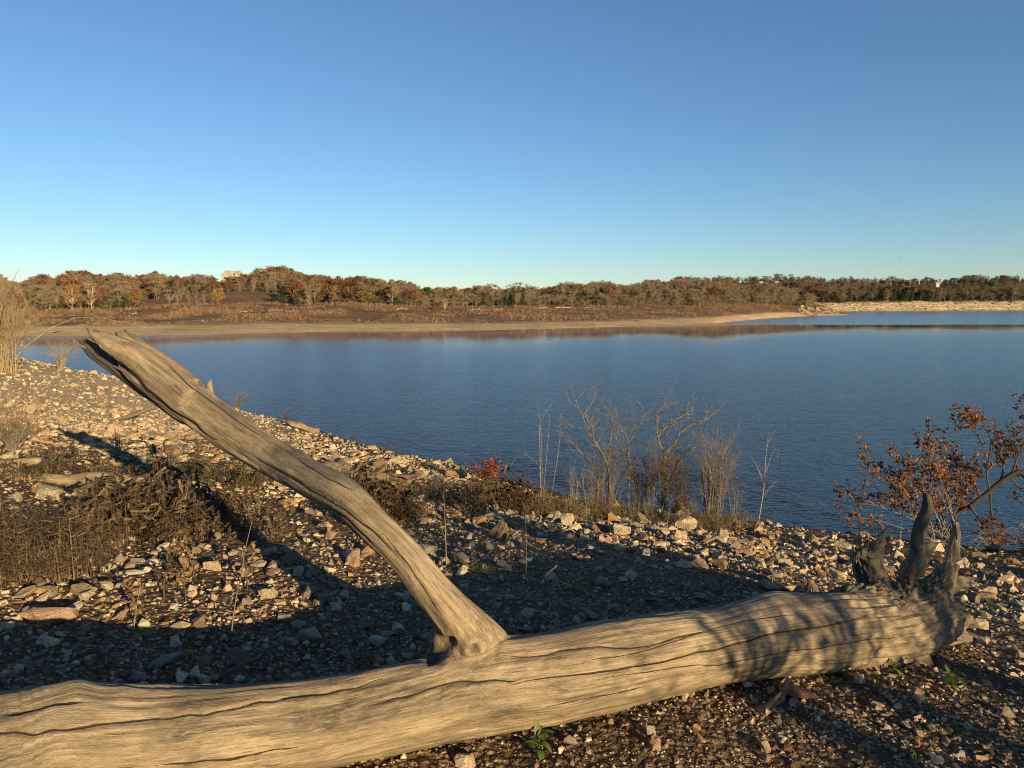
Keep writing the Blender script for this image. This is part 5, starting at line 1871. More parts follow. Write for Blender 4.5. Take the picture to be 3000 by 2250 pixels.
# left side
TAN_L = [(0.36, 0.25, 0.13), (0.30, 0.2, 0.1)]
fan_shrub('willow_bush', 'big tan leafless bush filling the left edge above the gravel bank', (-5, 1085), 72, 255, 0.33, M_STEM_TAN, 81, 0.022, 12, 0.28, arch=0.3, levels=1, foot=0.2)
fan_shrub('tan_bush', 'low tan twiggy bush between the big left bush and the limb tip', (175, 1082), 26, 95, 0.5, M_STEM_TAN, 82, 0.014, 5, 0.3, arch=0.3)
fan_shrub('bare_bush', 'brown twiggy bush at the left edge on the gravel bank', (40, 1322), 26, 135, 0.55, M_STEM, 83, 0.007, 6, 0.3, levels=2)
fan_shrub('twig_fan', 'fan of thin bare stems growing below the middle of the limb', (490, 1412), 30, 150, 0.42, M_STEM, 84, 0.005, 3, 0.25, arch=0.25)
fan_shrub('bare_bush', 'wispy weed on the bank behind the twig fan', (345, 1330), 12, 85, 0.25, M_STEM_TAN, 85, 0.005, 3, 0.25)

def driftwood(name, label, rows, base_px, rough=1.0, dark=None):
    """a smaller piece of driftwood; rows as for the log, depth given as an offset from the ground point"""
    p = on_ground(*base_px)
    dep = project(p)[2]
    tb = Tubes()
    vecs = []
    for r in rows:
        A = np.array([list(at(u, v, dep + dd)) + [hw * dep / F] for u, v, dd, hw in r])
        S = spline(A, len(r) * 6)
        S[:, 3] *= 1 + 0.12 * vnoise(S[:, :3] * 3, 3)
        S[:, :3] += 0.02 * np.stack([vnoise(S[:, :3] * 4 + q, q) for q in range(3)], 1)
        tb.add(S[:, :3], np.maximum(S[:, 3], 0.006), 12)
    V = np.concatenate(tb.V)
    ax = V[-1] - V[0]
    e = np.linalg.eigh(np.cov((V - V.mean(0)).T))[1]
    g = (V - V.mean(0)) @ e[:, ::-1]
    n = len(V)
    me = tb.mesh(name, [M_WOOD], True, p, vecs={'grain': g}, floats={'dark': np.full(n, dark or 0.0), 'crack': np.full(n, 0.06), 'cmask': np.zeros(n), 'cwid': np.full(n, 0.002)})
    return tag(link(name, me, None, p), label, 'driftwood')
driftwood('driftwood_branch', 'pale curved driftwood with a forked upturned end at the left edge', [
    [(-120, 1400, 0.0, 26), (0, 1388, 0, 30), (60, 1408, 0, 20), (110, 1408, 0, 16), (200, 1402, 0, 17), (320, 1402, 0, 16), (420, 1410, 0, 11), (470, 1414, 0, 5)],
    [(-90, 1385, 0.05, 34), (10, 1372, 0.05, 26), (60, 1358, 0.1, 16), (105, 1348, 0.1, 12), (121, 1344, 0.1, 7)]], (200, 1420))
driftwood('driftwood_log', 'dark knobbly driftwood log lying behind the limb near the cairn', [
    [(920, 1378, 0, 12), (960, 1372, 0, 20), (1010, 1380, 0, 22), (1070, 1392, 0, 18), (1130, 1400, 0, 15), (1190, 1396, 0, 9), (1232, 1384, 0, 4)]], (1060, 1410), dark=0.35)
driftwood('driftwood_log', 'pale driftwood log at the waterline past the limb', [[(850, 1240, 0, 8), (885, 1250, 0, 9), (925, 1262, 0, 8), (936, 1264, 0, 4)]], (890, 1262))
driftwood('driftwood_stick', 'thin dark stick propped on the gravel bank under the limb', [[(330, 1232, 0.2, 4), (370, 1222, 0.1, 6), (410, 1208, 0, 6), (452, 1192, -0.1, 6)]], (400, 1240), dark=0.3)
driftwood('dead_stump', 'narrow broken stump standing at the waterline behind the limb', [[(622, 1180, 0, 9), (619, 1150, 0, 8), (615, 1130, 0, 8), (617, 1118, 0, 5), (618, 1112, 0, 2)]], (622, 1186))
for u, v, du, dv, hw, lab in [(1285, 2000, 0, 0, 0, None), (505, 1835, -45, 60, 4, 'short broken tan stick on shaded gravel'), (640, 1990, 120, -60, 6, 'grey forked stick lying behind the log'), (755, 1910, 90, -30, 5, 'grey stick beside the round brown cobble'),
                              (1680, 1600, -60, 46, 3, 'thin pale twig on the slope above the trunk'), (1560, 1720, 70, -60, 3, 'thin straw leaning among shaded rocks'), (420, 1770, 260, 28, 3, 'long thin stem lying behind the weeds'),
                              (2240, 2085, 60, -68, 7, 'lower half of the crooked twig below the trunk')]:
    if not lab:
        continue
    driftwood('stick', lab, [[(u, v, 0, hw), (u + du * 0.5, v + dv * 0.5 - 4, 0.02, hw), (u + du, v + dv, 0.04, hw * 0.5)]], (u + du * 0.3, v + 6))
driftwood('twig', 'crooked forked twig leaning against the underside of the trunk', [[(2295, 2050, 0, 8), (2305, 2010, -0.02, 9), (2318, 1985, -0.02, 8)], [(2295, 2045, 0, 8), (2270, 2065, 0, 7), (2232, 2092, 0, 5)], [(2292, 2030, 0, 5), (2298, 2055, 0, 3)]], (2290, 2068))

# the leaning bare stalk and a few single dead weeds
def stalk(label, rows, r, seed, twigs=3, tl=0.08, mat=None, leafy=None):
    rng = np.random.default_rng(seed)
    p = on_ground(*rows[0])
    dep = project(p)[2]
    e = empty('dead_stalk', p, label, 'dead weed')
    pts = px_line(rows, dep, rng, 0.015)
    pts[0, 2] = p[2] - 0.01
    tb = Tubes()
    rad = np.linspace(r, r * 0.4, len(pts))
    ends = []
    tb.add(pts, rad, 4)
    grow(tb, pts, rad, rng, twigs, tl, 1, 3, 0.3, ends)
    link('stem', tb.mesh('stem', [mat or M_STEM_TAN], True, p), e)
    if leafy:
        add_leaves(e, p, ends, leafy, 0.035, [(0.16, 0.10, 0.05), (0.22, 0.15, 0.08)], rng, 0.9)
stalk('tall pale stalk leaning beside the limb', [(675, 1880), (690, 1760), (708, 1680), (716, 1620), (738, 1530)], 0.0042, 1, 3, 0.12, M_STEM)
stalk('withered weed with hanging leaves by the leaning stalk', [(725, 1730), (722, 1660), (728, 1600)], 0.005, 2, 8, 0.1, M_STEM_DARK, 8)
stalk('dark dead weed standing behind the upright tan rock', [(480, 1760), (482, 1690), (500, 1640), (530, 1590)], 0.006, 3, 9, 0.12, M_STEM_DARK, 6)
stalk('dark leafy dead weed behind the shaded rocks left of the limb', [(545, 1760), (540, 1700), (548, 1650)], 0.005, 4, 8, 0.1, M_STEM_DARK, 6)
stalk('seedy brown weed among the shaded stones at left', [(392, 1840), (398, 1790), (410, 1720)], 0.003, 5, 7, 0.07, None, 5)
stalk('thin tall stalk on the slope right of the limb', [(1540, 1705), (1542, 1600), (1538, 1480)], 0.004, 6, 4, 0.1)
stalk('thin stalk beside the whitish rock right of the limb', [(1308, 1660), (1305, 1560), (1300, 1450)], 0.0045, 7, 3, 0.1)
stalk('forked thin stalk between the limb and the bare shrubs', [(1720, 1540), (1716, 1470), (1705, 1400)], 0.005, 8, 4, 0.15)
stalk('thin stalk in front of the twiggy shrub', [(1950, 1590), (1955, 1530), (1965, 1470)], 0.004, 9, 4, 0.12)
stalk('arching weed stem left of the root end', [(2262, 1720), (2262, 1660), (2240, 1610), (2215, 1590)], 0.005, 10, 4, 0.15)
stalk('slim brown stalk in front of the brown leaved shrub', [(2632, 1620), (2640, 1540), (2635, 1470)], 0.005, 11, 3, 0.15)

# ------------------------------------------------------------------ dry weeds: uncountable cover
def weed_arrays(seed, kind):
    rng = np.random.default_rng(seed)
    tb = Tubes()
    LV, LT = [], []
    ns = {'tangle': 7, 'leafy': 4, 'grass': 9}[kind]
    for i in range(ns):
        a = rng.uniform(0, 6.28)
        lean = rng.normal(0, 0.35 if kind != 'leafy' else 0.18)
        h = rng.uniform(0.6, 1.0)
        P = np.array([[0, 0, 0], [math.cos(a) * lean * 0.4, math.sin(a) * lean * 0.4, h * 0.5], [math.cos(a) * lean, math.sin(a) * lean, h]])
        P[:, :2] += rng.normal(0, 0.1, 2)
        w = 0.012 if kind != 'grass' else 0.009
        for s0, s1, ww in ((0, 1, 1.0), (1, 2, 0.7)):
            d = np.array([-math.sin(a + i), math.cos(a + i), 0]) * w * ww
            LV.append(np.array([P[s0] - d, P[s0] + d, P[s1]]))
        if kind == 'grass':
            continue
        nb = 9 if kind == 'tangle' else 6
        for q in range(nb):
            t = rng.uniform(0.25, 1)
            b = P[0] * (1 - t) ** 2 + 2 * P[1] * t * (1 - t) + P[2] * t * t
            d = rng.normal(0, 1, 3)
            d[2] = abs(d[2]) * 0.6 if kind == 'tangle' else -abs(d[2]) * 0.8
            d = d / np.linalg.norm(d) * rng.uniform(0.08, 0.26)
            wv = np.cross(d, rng.normal(0, 1, 3))
            wv = wv / np.linalg.norm(wv) * (0.007 if kind == 'tangle' else 0.026)
            LV.append(np.array([b - wv, b + wv, b + d]))
            if kind == 'leafy':
                LV.append(np.array([b + d * 0.4 - wv * 1.3, b + d * 1.1, b + d * 0.4 + wv * 1.3]))
    V = np.concatenate(LV)
    return V
WEEDS = {k: [weed_arrays(700 + s, k) for s in range(7)] for k in ('tangle', 'leafy', 'grass')}

def in_poly(u, v, poly):
    c = np.zeros(len(u), bool)
    j = len(poly) - 1
    for i in range(len(poly)):
        ui, vi = poly[i]
        uj, vj = poly[j]
        hit = ((vi > v) != (vj > v)) & (u < (uj - ui) * (v - vi) / (vj - vi + 1e-9) + ui)
        c ^= hit
        j = i
    return c

def weed_patch(label, poly, n, h, kind, cols, seed, name='dry_weeds'):
    """poly: outline of the patch on the ground, given by where its corners show in the photograph"""
    rng = np.random.default_rng(seed)
    G = np.array([on_ground(*q)[:2] for q in poly])
    lo, hi = G.min(0), G.max(0)
    x = rng.uniform(lo[0], hi[0], n * 12)
    y = rng.uniform(lo[1], hi[1], n * 12)
    ok = in_poly(x, y, [tuple(q) for q in G]) & (shore_dist(x, y) > 0.05)
    cl = vnoise(np.stack([x * 1.1, y * 1.1, 0 * x], 1), seed)
    ok &= rng.uniform(-0.75, 0.55, len(x)) < cl
    x, y, cl = x[ok][:n], y[ok][:n], cl[ok][:n]
    z = ground_h(x, y) - 0.01
    Vs, Cs = [], []
    for i in range(len(x)):
        V = WEEDS[kind][rng.integers(7)]
        a = rng.uniform(0, 6.28)
        s = h * (0.4 + rng.gamma(2.2, 0.24)) * (0.8 + 0.5 * cl[i])
        R = np.array([[math.cos(a), -math.sin(a), 0], [math.sin(a), math.cos(a), 0], [0, 0, 1]]) * s
        Vs.append(V @ R.T + [x[i], y[i], z[i]])
        c = np.array(cols[rng.integers(len(cols))]) * rng.uniform(0.7, 1.25)
        Cs.append(np.tile(c, (len(V), 1)))
    V = np.concatenate(Vs)
    me = np_mesh(name, V, np.arange(len(V)).reshape(-1, 3), [M_WEED], False, colors=np.concatenate(Cs))
    return tag(link(name, me), label, kind='stuff')
BR = [(0.115, 0.078, 0.043), (0.08, 0.052, 0.03), (0.155, 0.108, 0.06)]
DK = [(0.075, 0.05, 0.032), (0.10, 0.066, 0.04), (0.055, 0.038, 0.026)]
OL = [(0.12, 0.10, 0.045), (0.15, 0.115, 0.055), (0.09, 0.075, 0.035)]
weed_patch('tangled brown dry weeds at the left edge', [(-250, 1560), (330, 1550), (380, 1610), (300, 1690), (60, 1740), (-250, 1760)], 290, 0.19, 'tangle', BR + DK, 1)
weed_patch('dark withered weeds behind the rocks left of the limb', [(-250, 1500), (300, 1485), (700, 1485), (985, 1530), (930, 1600), (560, 1585), (300, 1605), (-250, 1570)], 430, 0.20, 'leafy', DK + BR, 2)
weed_patch('dark dead weeds right of the limb bend', [(960, 1490), (1250, 1475), (1540, 1490), (1560, 1520), (1300, 1525), (1020, 1545)], 420, 0.34, 'leafy', DK, 3)
weed_patch('low brown weeds at the foot of the bare shrubs', [(1480, 1470), (1800, 1490), (2150, 1520), (2250, 1560), (1900, 1545), (1560, 1515)], 620, 0.28, 'tangle', OL + BR, 4)
weed_patch('dark grass behind the pale driftwood at left', [(-200, 1400), (200, 1385), (560, 1392), (800, 1415), (760, 1440), (300, 1418), (-200, 1440)], 460, 0.19, 'leafy', DK + OL, 5)
weed_patch('sparse dry grass on the right shore', [(2300, 1590), (3100, 1640), (3100, 1800), (2700, 1740), (2400, 1660)], 260, 0.16, 'grass', OL, 6, 'dry_grass')
weed_patch('scattered dry grass on the gravel bank', [(-300, 1120), (200, 1110), (700, 1240), (900, 1330), (400, 1370), (-300, 1370)], 300, 0.34, 'grass', [(0.3, 0.22, 0.12), (0.22, 0.15, 0.08)], 7, 'dry_grass')
weed_patch('low dark weeds along the edge of the slope near the red shrub', [(1000, 1445), (1200, 1430), (1480, 1450), (1480, 1470), (1200, 1470), (1000, 1480)], 320, 0.26, 'tangle', OL, 8)

# ------------------------------------------------------------------ small green plants and fallen leaves
def leaf_mesh(name, L, w, bend):
    t = np.linspace(0, 1, 7)
    wid = w * np.sin(np.pi * np.clip(t * 0.93 + 0.05, 0, 1)) ** 0.8
    V = []
    for tt, ww in zip(t, wid):
        c = np.array([L * tt * math.cos(bend * tt), 0, L * tt * math.sin(bend * tt)])
        V += [c + [0, -ww, 0.18 * ww], c, c + [0, ww, 0.18 * ww]]
    q = []
    for i in range(6):
        for j in range(2):
            a = i * 3 + j
            q.append((a, a + 1, a + 4, a + 3))
    return np_mesh(name, np.array(V), np.array(q), [M_GREEN], True)
LEAFM = [leaf_mesh('leaf', 1.0, 0.19, b) for b in (0.2, -0.5, -1.0)]

def green_plant(u, v, size_px, label, seed, n=9, tilt=0.9):
    rng = np.random.default_rng(seed)
    p = on_ground(u, v)
    s = size_px * project(p)[2] / F
    e = empty('green_plant', p, label, 'plant')
    tb = Tubes()
    tb.add(np.array([[0, 0, -0.01], [0.02 * s, 0, 0.3 * s], [0, 0.02 * s, 0.55 * s]]), [0.02 * s, 0.016 * s, 0.01 * s], 5)
    link('stem', tb.mesh('stem', [M_GREEN]), e)
    for i in range(n):
        o = link('leaf', LEAFM[i % 3], e)
        k = i / n
        o.location = (0, 0, 0.55 * s * k)
        o.rotation_euler = (0, -tilt * (0.35 + 0.8 * k) + rng.normal(0, 0.12), i * 2.4 + rng.normal(0, 0.2))
        L = s * rng.uniform(0.4, 0.6)
        o.scale = (L, L, L)
green_plant(1578, 2205, 100, 'bright green seedling growing just below the log', 1)
green_plant(1398, 1680, 60, 'dark green leafy plant beside the whitish rock', 2, 10, 0.4)
green_plant(2478, 1985, 60, 'green plant under the root end of the trunk', 3, 9, 0.6)
green_plant(2620, 1975, 56, 'low green plant left of the lower root', 4, 9, 0.4)
green_plant(2790, 2010, 80, 'leafy green plant on the gravel right of the lower root', 5, 11, 0.5)
green_plant(2900, 1790, 66, 'yellow green plant right of the root end', 6, 9, 0.5)
green_plant(2660, 2210, 50, 'small green plant near the bottom right corner', 7, 8, 0.5)
green_plant(2330, 2015, 34, 'single green sprig beside the crooked twig', 8, 4, 0.6)
green_plant(2950, 2060, 34, 'tiny yellow green sprig at the right edge', 9, 6, 0.7)
green_plant(2720, 2085, 44, 'small green sprig among stones below the root end', 10, 7, 0.5)

def fallen_leaves():
    rng = np.random.default_rng(90)
    n = 420
    r = 1 / rng.uniform(1 / 7.0, 1 / 1.3, n)
    a = np.radians(rng.uniform(-42, 44, n))
    x, y = r * np.sin(a), r * np.cos(a)
    P = np.stack([x, y, ground_h(x, y) + 0.015], 1)
    V, T = leaf_faces(rng, P, 0.05, 1.5, 0.2)
    V[:, 2] = np.repeat(P[:, 2], 4) + (V[:, 2] - np.repeat(P[:, 2], 4)) * 0.35
    c = np.array([(0.22, 0.09, 0.04), (0.28, 0.15, 0.07), (0.16, 0.07, 0.035)])[rng.integers(0, 3, n)]
    tag(link('fallen_leaves', np_mesh('fallen_leaves', V, T, [M_LEAF_BROWN], False, colors=np.repeat(c, 4, 0))), 'scattered curled brown leaves on the stones', kind='stuff')
fallen_leaves()

# shrub standing beside the photographer, just out of view: its twigs shade the root end of the trunk
def shade_shrub():
    rng = np.random.default_rng(99)
    for (cx, cy, h, n, lab) in ((4.35, -0.85, 1.55, 22, 'brown leaved shrub beside the photographer whose twigs shade the trunk'), (5.9, -0.45, 2.2, 34, 'taller brown leaved shrub beside the photographer shading the root end'), (5.05, -0.75, 1.75, 18, 'slim brown leaved shrub between the two beside the photographer')):
        p = np.array([cx, cy, ground_h(cx, cy)[0]])
        e = empty('shade_shrub', p, lab, 'shrub')
        tb = Tubes()
        ends = []
        for i in range(n):
            a = rng.uniform(0, 6.28)
            sp = abs(rng.normal(0, 0.34))
            hh = h * rng.uniform(0.6, 1.05)
            pts = spline([p, p + [math.cos(a) * sp * hh * 0.35, math.sin(a) * sp * hh * 0.35, hh * 0.45], p + [math.cos(a) * sp * hh, math.sin(a) * sp * hh, hh]], 8)
            rad = np.linspace(0.014, 0.004, 8)
            tb.add(pts, rad, 5)
            ends.append(pts[3:])
            grow(tb, pts, rad, rng, 5, 0.4, 2, 3, 0.3, ends, 0.8)
        link('stems', tb.mesh('stems', [M_STEM], True, p), e)
        add_leaves(e, p, ends, 2, 0.06, BRN, rng, 0.45)
shade_shrub()
# ------------------------------------------------------------------ things on the far shore
M_WALL = plain_mat('house_wall', (0.30, 0.25, 0.18), (0.37, 0.31, 0.23), 0.5)
M_ROOF = plain_mat('house_roof', (0.30, 0.29, 0.28), (0.42, 0.41, 0.39), 0.6)
M_GLASS = plain_mat('window_glass', (0.03, 0.04, 0.05), (0.05, 0.06, 0.07), 1.0, rough=0.15)
M_TRIM = plain_mat('white_trim', (0.5, 0.48, 0.44), (0.58, 0.56, 0.52), 1.0)
M_DRIFT = plain_mat('bleached_wood', (0.34, 0.29, 0.22), (0.5, 0.43, 0.34), 2.0)
M_DRIFT_D = plain_mat('dark_driftwood', (0.09, 0.065, 0.045), (0.16, 0.12, 0.08), 2.0)

def box_mesh(name, x0, x1, y0, y1, z0, z1, mat):
    V = np.array([(x, y, z) for z in (z0, z1) for y in (y0, y1) for x in (x0, x1)], float)
    q = np.array([(0, 2, 3, 1), (4, 5, 7, 6), (0, 1, 5, 4), (2, 6, 7, 3), (0, 4, 6, 2), (1, 3, 7, 5)])
    return np_mesh(name, V, q, [mat])

def gable_mesh(name, x0, x1, y0, y1, z0, zr, over, thick, mat, along='x'):
    """two roof slopes with thickness"""
    if along == 'x':
        ym = (y0 + y1) / 2
        pr = [(y0 - over, z0 - over * 0.6), (ym, zr), (y1 + over, z0 - over * 0.6)]
        pts = lambda x: [(x, a, b) for a, b in pr] + [(x, a, b + thick) for a, b in pr]
        V = np.array(pts(x0 - over) + pts(x1 + over))
    else:
        xm = (x0 + x1) / 2
        pr = [(x0 - over, z0 - over * 0.6), (xm, zr), (x1 + over, z0 - over * 0.6)]
        pts = lambda y: [(a, y, b) for a, b in pr] + [(a, y, b + thick) for a, b in pr]
        V = np.array(pts(y0 - over) + pts(y1 + over))
    q = np.array([(0, 1, 7, 6), (1, 2, 8, 7), (3, 9, 10, 4), (4, 10, 11, 5), (0, 3, 4, 1), (1, 4, 5, 2), (6, 7, 10, 9), (7, 8, 11, 10), (0, 6, 9, 3), (2, 5, 11, 8)])
    return np_mesh(name, V, q, [mat])

def tri_wall(name, x0, x1, y, z0, zr, mat, t=0.2):
    xm = (x0 + x1) / 2
    V = np.array([(x0, y, z0), (x1, y, z0), (xm, y, zr), (x0, y + t, z0), (x1, y + t, z0), (xm, y + t, zr)])
    q = [np.array([(0, 1, 4, 3), (1, 2, 5, 4), (2, 0, 3, 5)]), np.array([(0, 2, 1), (3, 4, 5)])]
    return np_mesh(name, V, q, [mat])

def build_house():
    Y = 392
    x = x_of(688, Y)
    z = 5 + Y * rowslope(822)
    e = empty('hilltop_house', (x, Y, z), 'cream hilltop house with grey gabled roofs above the trees', 'house')
    link('wall', box_mesh('wall', -3.6, 4.4, 0, 8, -2, 2.6, M_WALL), e)
    w2 = link('wing', box_mesh('wing', -5.8, -1.2, -1.6, 5, -2, 2.9, M_WALL), e)
    link('gable', tri_wall('gable', -3.6, 4.4, 0.0, 2.6, 5.2, M_WALL), e)
    link('gable', tri_wall('gable', -5.8, -1.2, -1.6, 2.9, 5.4, M_WALL), e)
    r = link('roof', gable_mesh('roof', -3.6, 4.4, 0, 8, 2.6, 5.2, 0.5, 0.22, M_ROOF, 'y'), e)
    link('roof', gable_mesh('roof', -5.8, -1.2, -1.6, 5, 2.9, 5.4, 0.45, 0.22, M_ROOF, 'y'), e)
    link('chimney', box_mesh('chimney', 1.8, 2.5, 3, 3.8, 3.5, 6.2, M_WALL), r)
    for (a, b, yy, c, d) in ((-2.0, -0.9, -0.06, 0.4, 1.9), (0.6, 1.7, -0.06, 0.4, 1.9), (2.6, 3.7, -0.06, 0.4, 1.9), (-0.2, 1.0, -0.06, 3.0, 4.0), (-4.6, -3.6, -1.66, 0.5, 2.0), (-3.2, -2.3, -1.66, 0.5, 2.0)):
        w = link('window', box_mesh('window', a - 0.1, b + 0.1, yy, yy + 0.05, c - 0.1, d + 0.1, M_TRIM), e)
        link('pane', box_mesh('pane', a, b, yy - 0.03, yy + 0.01, c, d, M_GLASS), w)
    # small second building to the right of it
    x2 = x_of(738, 398)
    z2 = 5 + 398 * rowslope(812)
    e2 = empty('outbuilding', (x2, 398, z2), 'small grey roofed outbuilding right of the hilltop house', 'building')
    link('wall', box_mesh('wall', -2.2, 2.2, 0, 5, -2, 1.3, M_WALL), e2)
    link('roof', gable_mesh('roof', -2.2, 2.2, 0, 5, 1.3, 2.6, 0.4, 0.2, M_ROOF, 'y'), e2)
    link('gable', tri_wall('gable', -2.2, 2.2, 0.0, 1.3, 2.6, M_WALL), e2)
build_house()

def ridge_house(u, v, Y, w, label, hf, wall=M_WALL):
    x = x_of(u, Y)
    z = 5 + Y * rowslope(v)
    e = empty('ridge_house', (x, Y, z), label, 'house')
    h = w * 0.3
    link('wall', box_mesh('wall', -w / 2, w / 2, 0, w * 0.7, -3, h, wall), e)
    link('roof', gable_mesh('roof', -w / 2, w / 2, 0, w * 0.7, h, h * 1.8, 0.4, 0.25, M_ROOF, 'x'), e)
    for k in range(3):
        a = -w / 2 + w * (0.15 + 0.28 * k)
        link('window', box_mesh('window', a, a + w * 0.14, -0.06, 0.02, h * 0.35, h * 0.8, M_GLASS), e)
ridge_house(2022, 832, 560, 7, 'low house half hidden in the trees on the crest of the long wood', bank_h)
ridge_house(2232, 835, 700, 6, 'pale house among trees on the ridge, left of two', bank_h, M_ROOF)
ridge_house(2278, 834, 690, 6, 'pale house among trees on the ridge, right of two', bank_h, M_ROOF)
ridge_house(2744, 833, 640, 3.0, 'white shed in the clearing on the far ridge', bank_h, M_TRIM)

def far_drift(u, v, length, label, dark=False, seed=0, branches=3, r=0.10):
    """bleached trunk lying on the far shore"""
    rng = np.random.default_rng(seed)
    rr = ray(u, v)
    t = np.geomspace(90, 420, 600)
    P = CAM + rr[None] * t[:, None]
    h = far_h(P[:, 0], P[:, 1])
    b = np.nonzero(P[:, 2] < h)[0]
    p = P[b[0]] if len(b) else on_water(u, v)
    a = rng.normal(0, 0.25)
    L = length
    pts = np.array([[-L / 2, 0, 0.1], [-L / 6, 0.2, 0.2], [L / 5, -0.1, 0.18], [L / 2, 0.1, 0.3]]) + rng.normal(0, 0.08, (4, 3))
    tb = Tubes()
    S = spline(pts, 12)
    rad = np.linspace(r, r * 0.4, 12)
    tb.add(S, rad, 6)
    grow(tb, S, rad, rng, branches, L * 0.35, 1, 4, 0.5)
    o = link('driftwood', tb.mesh('driftwood', [M_DRIFT_D if dark else M_DRIFT]), None, (p[0], p[1], p[2]))
    o.rotation_euler = (0, 0, a)
    tag(o, label, 'driftwood')
far_drift(1390, 909, 3.4, 'white driftwood trunk under the left end of the long wood', seed=1, r=0.14)
far_drift(1460, 909, 2.4, 'shorter white driftwood right of the first white trunk', seed=2)
far_drift(1585, 905, 4.5, 'long white driftwood below the middle of the long wood', seed=3, branches=4)
far_drift(1650, 903, 4.8, 'thick white driftwood pile below the long wood', seed=4, branches=5, r=0.14)
far_drift(1730, 902, 3.5, 'white driftwood at the right end of the driftwood line', seed=5, branches=3)
far_drift(1175, 908, 2.6, 'white broken limb lying below the clump past the field', seed=6, branches=4)
far_drift(715, 914, 2.0, 'white limb in the scrub below the sloping field', seed=7)
far_drift(810, 912, 3.0, 'long pale trunk in the scrub below the field corner', seed=8, branches=3)
far_drift(845, 914, 2.0, 'short pale trunk right of the long one below the field corner', seed=9)
far_drift(395, 922, 1.6, 'pale stick in the scrub under the wood edge', seed=10)
far_drift(1742, 954, 2.0, 'dark stump on the tan beach at the water', True, 11, 3, 0.22)
far_drift(1866, 942, 1.6, 'dark snag on the tan beach right of the dark stump', True, 12, 3, 0.2)
far_drift(2372, 926, 8.0, 'dark dead trunk with upturned roots near the tip of the point', True, 13, 5, 0.45)
far_drift(440, 955, 1.2, 'small dark snag on the wide tan beach', True, 14, 2, 0.1)
far_drift(160, 977, 4.0, 'low dark ridge of debris on the tan beach at left', True, 15, 0, 0.12)

# ------------------------------------------------------------------ birds
M_BIRD = plain_mat('bird_feathers', (0.05, 0.05, 0.055), (0.09, 0.09, 0.1), 3.0)
def bird(u, v, Y, span, label):
    c = at(u, v, Y)
    b = span
    body = []
    tb = Tubes()
    tb.add(np.array([[-0.30, 0, 0], [-0.2, 0, 0.0], [-0.05, 0, 0], [0.1, 0, 0.01], [0.2, 0, 0.02], [0.28, 0, 0.015]]) * b, np.array([0.01, 0.03, 0.055, 0.05, 0.03, 0.008]) * b, 8)
    for s in (-1, 1):
        V = np.array([[0.08, s * 0.03, 0.01], [-0.08, s * 0.03, 0.01], [0.10, s * 0.25, 0.12], [-0.05, s * 0.25, 0.11], [0.0, s * 0.5, 0.04], [-0.06, s * 0.48, 0.04]]) * b
        V = np.vstack([V, V + [0, 0, -0.012 * b]])
        T = [(0, 2, 1), (1, 2, 3), (2, 4, 3), (3, 4, 5), (6, 7, 8), (7, 9, 8), (8, 9, 10), (9, 11, 10)]
        tb.tris(V, T)
    V = np.array([[-0.26, 0.0, 0.0], [-0.42, 0.07, 0], [-0.42, -0.07, 0]]) * b
    tb.tris(V, [(0, 1, 2)])
    o = link('flying_bird', tb.mesh('flying_bird', [M_BIRD], False), None, c)
    o.rotation_euler = (0.3, 0, 0.6)
    tag(o, label, 'bird')
bird(2634, 754, 180, 0.95, 'dark bird flying low over the far ridge at right')
bird(1367, 796, 240, 0.6, 'tiny bird flying above the middle of the woods')
bird(2785, 618, 220, 0.5, 'tiny bird flying high over the far ridge at right')

# small wisp of cloud
def cloud():
    c = at(1487, 731, 2600)
    rng = np.random.default_rng(4)
    bm = bmesh.new()
    bmesh.ops.create_icosphere(bm, subdivisions=3, radius=1)
    for v in bm.verts:
        v.co.x *= 26
        v.co.y *= 12
        v.co.z *= 17
    me = bpy.data.meshes.new('cloud')
    bm.to_mesh(me)
    bm.free()
    m = bpy.data.materials.new('cloud_vapour')
    m.use_nodes = True
    nt = m.node_tree
    nt.nodes.remove(nt.nodes['Principled BSDF'])
    pv = nt.nodes.new('ShaderNodeVolumePrincipled')
    pv.inputs['Color'].default_value = (0.88, 0.94, 1.0, 1)
    co = objcoord(nt)
    n = noise(nt, co, 0.09, 4, 0.6)
    ln = nd(nt, 'ShaderNodeVectorMath', operation='LENGTH')
    nt.links.new(mapping(nt, co, (1 / 26, 1 / 12, 1 / 17)), ln.inputs[0])
    sb = nd(nt, 'ShaderNodeMath', operation='SUBTRACT')
    nt.links.new(n, sb.inputs[0])
    nt.links.new(ln.outputs['Value'], sb.inputs[1])
    mr = nd(nt, 'ShaderNodeMapRange')
    nt.links.new(sb.outputs[0], mr.inputs[0])
    mr.inputs['From Min'].default_value = -0.25
    mr.inputs['From Max'].default_value = 0.35
    mr.inputs['To Max'].default_value = 0.055
    nt.links.new(mr.outputs[0], pv.inputs['Density'])
    nt.links.new(pv.outputs[0], nt.nodes['Material Output'].inputs['Volume'])
    me.materials.append(m)
    o = link('cloud', me, None, c)
    tag(o, 'single small wisp of white cloud above the middle of the woods', 'cloud')
cloud()

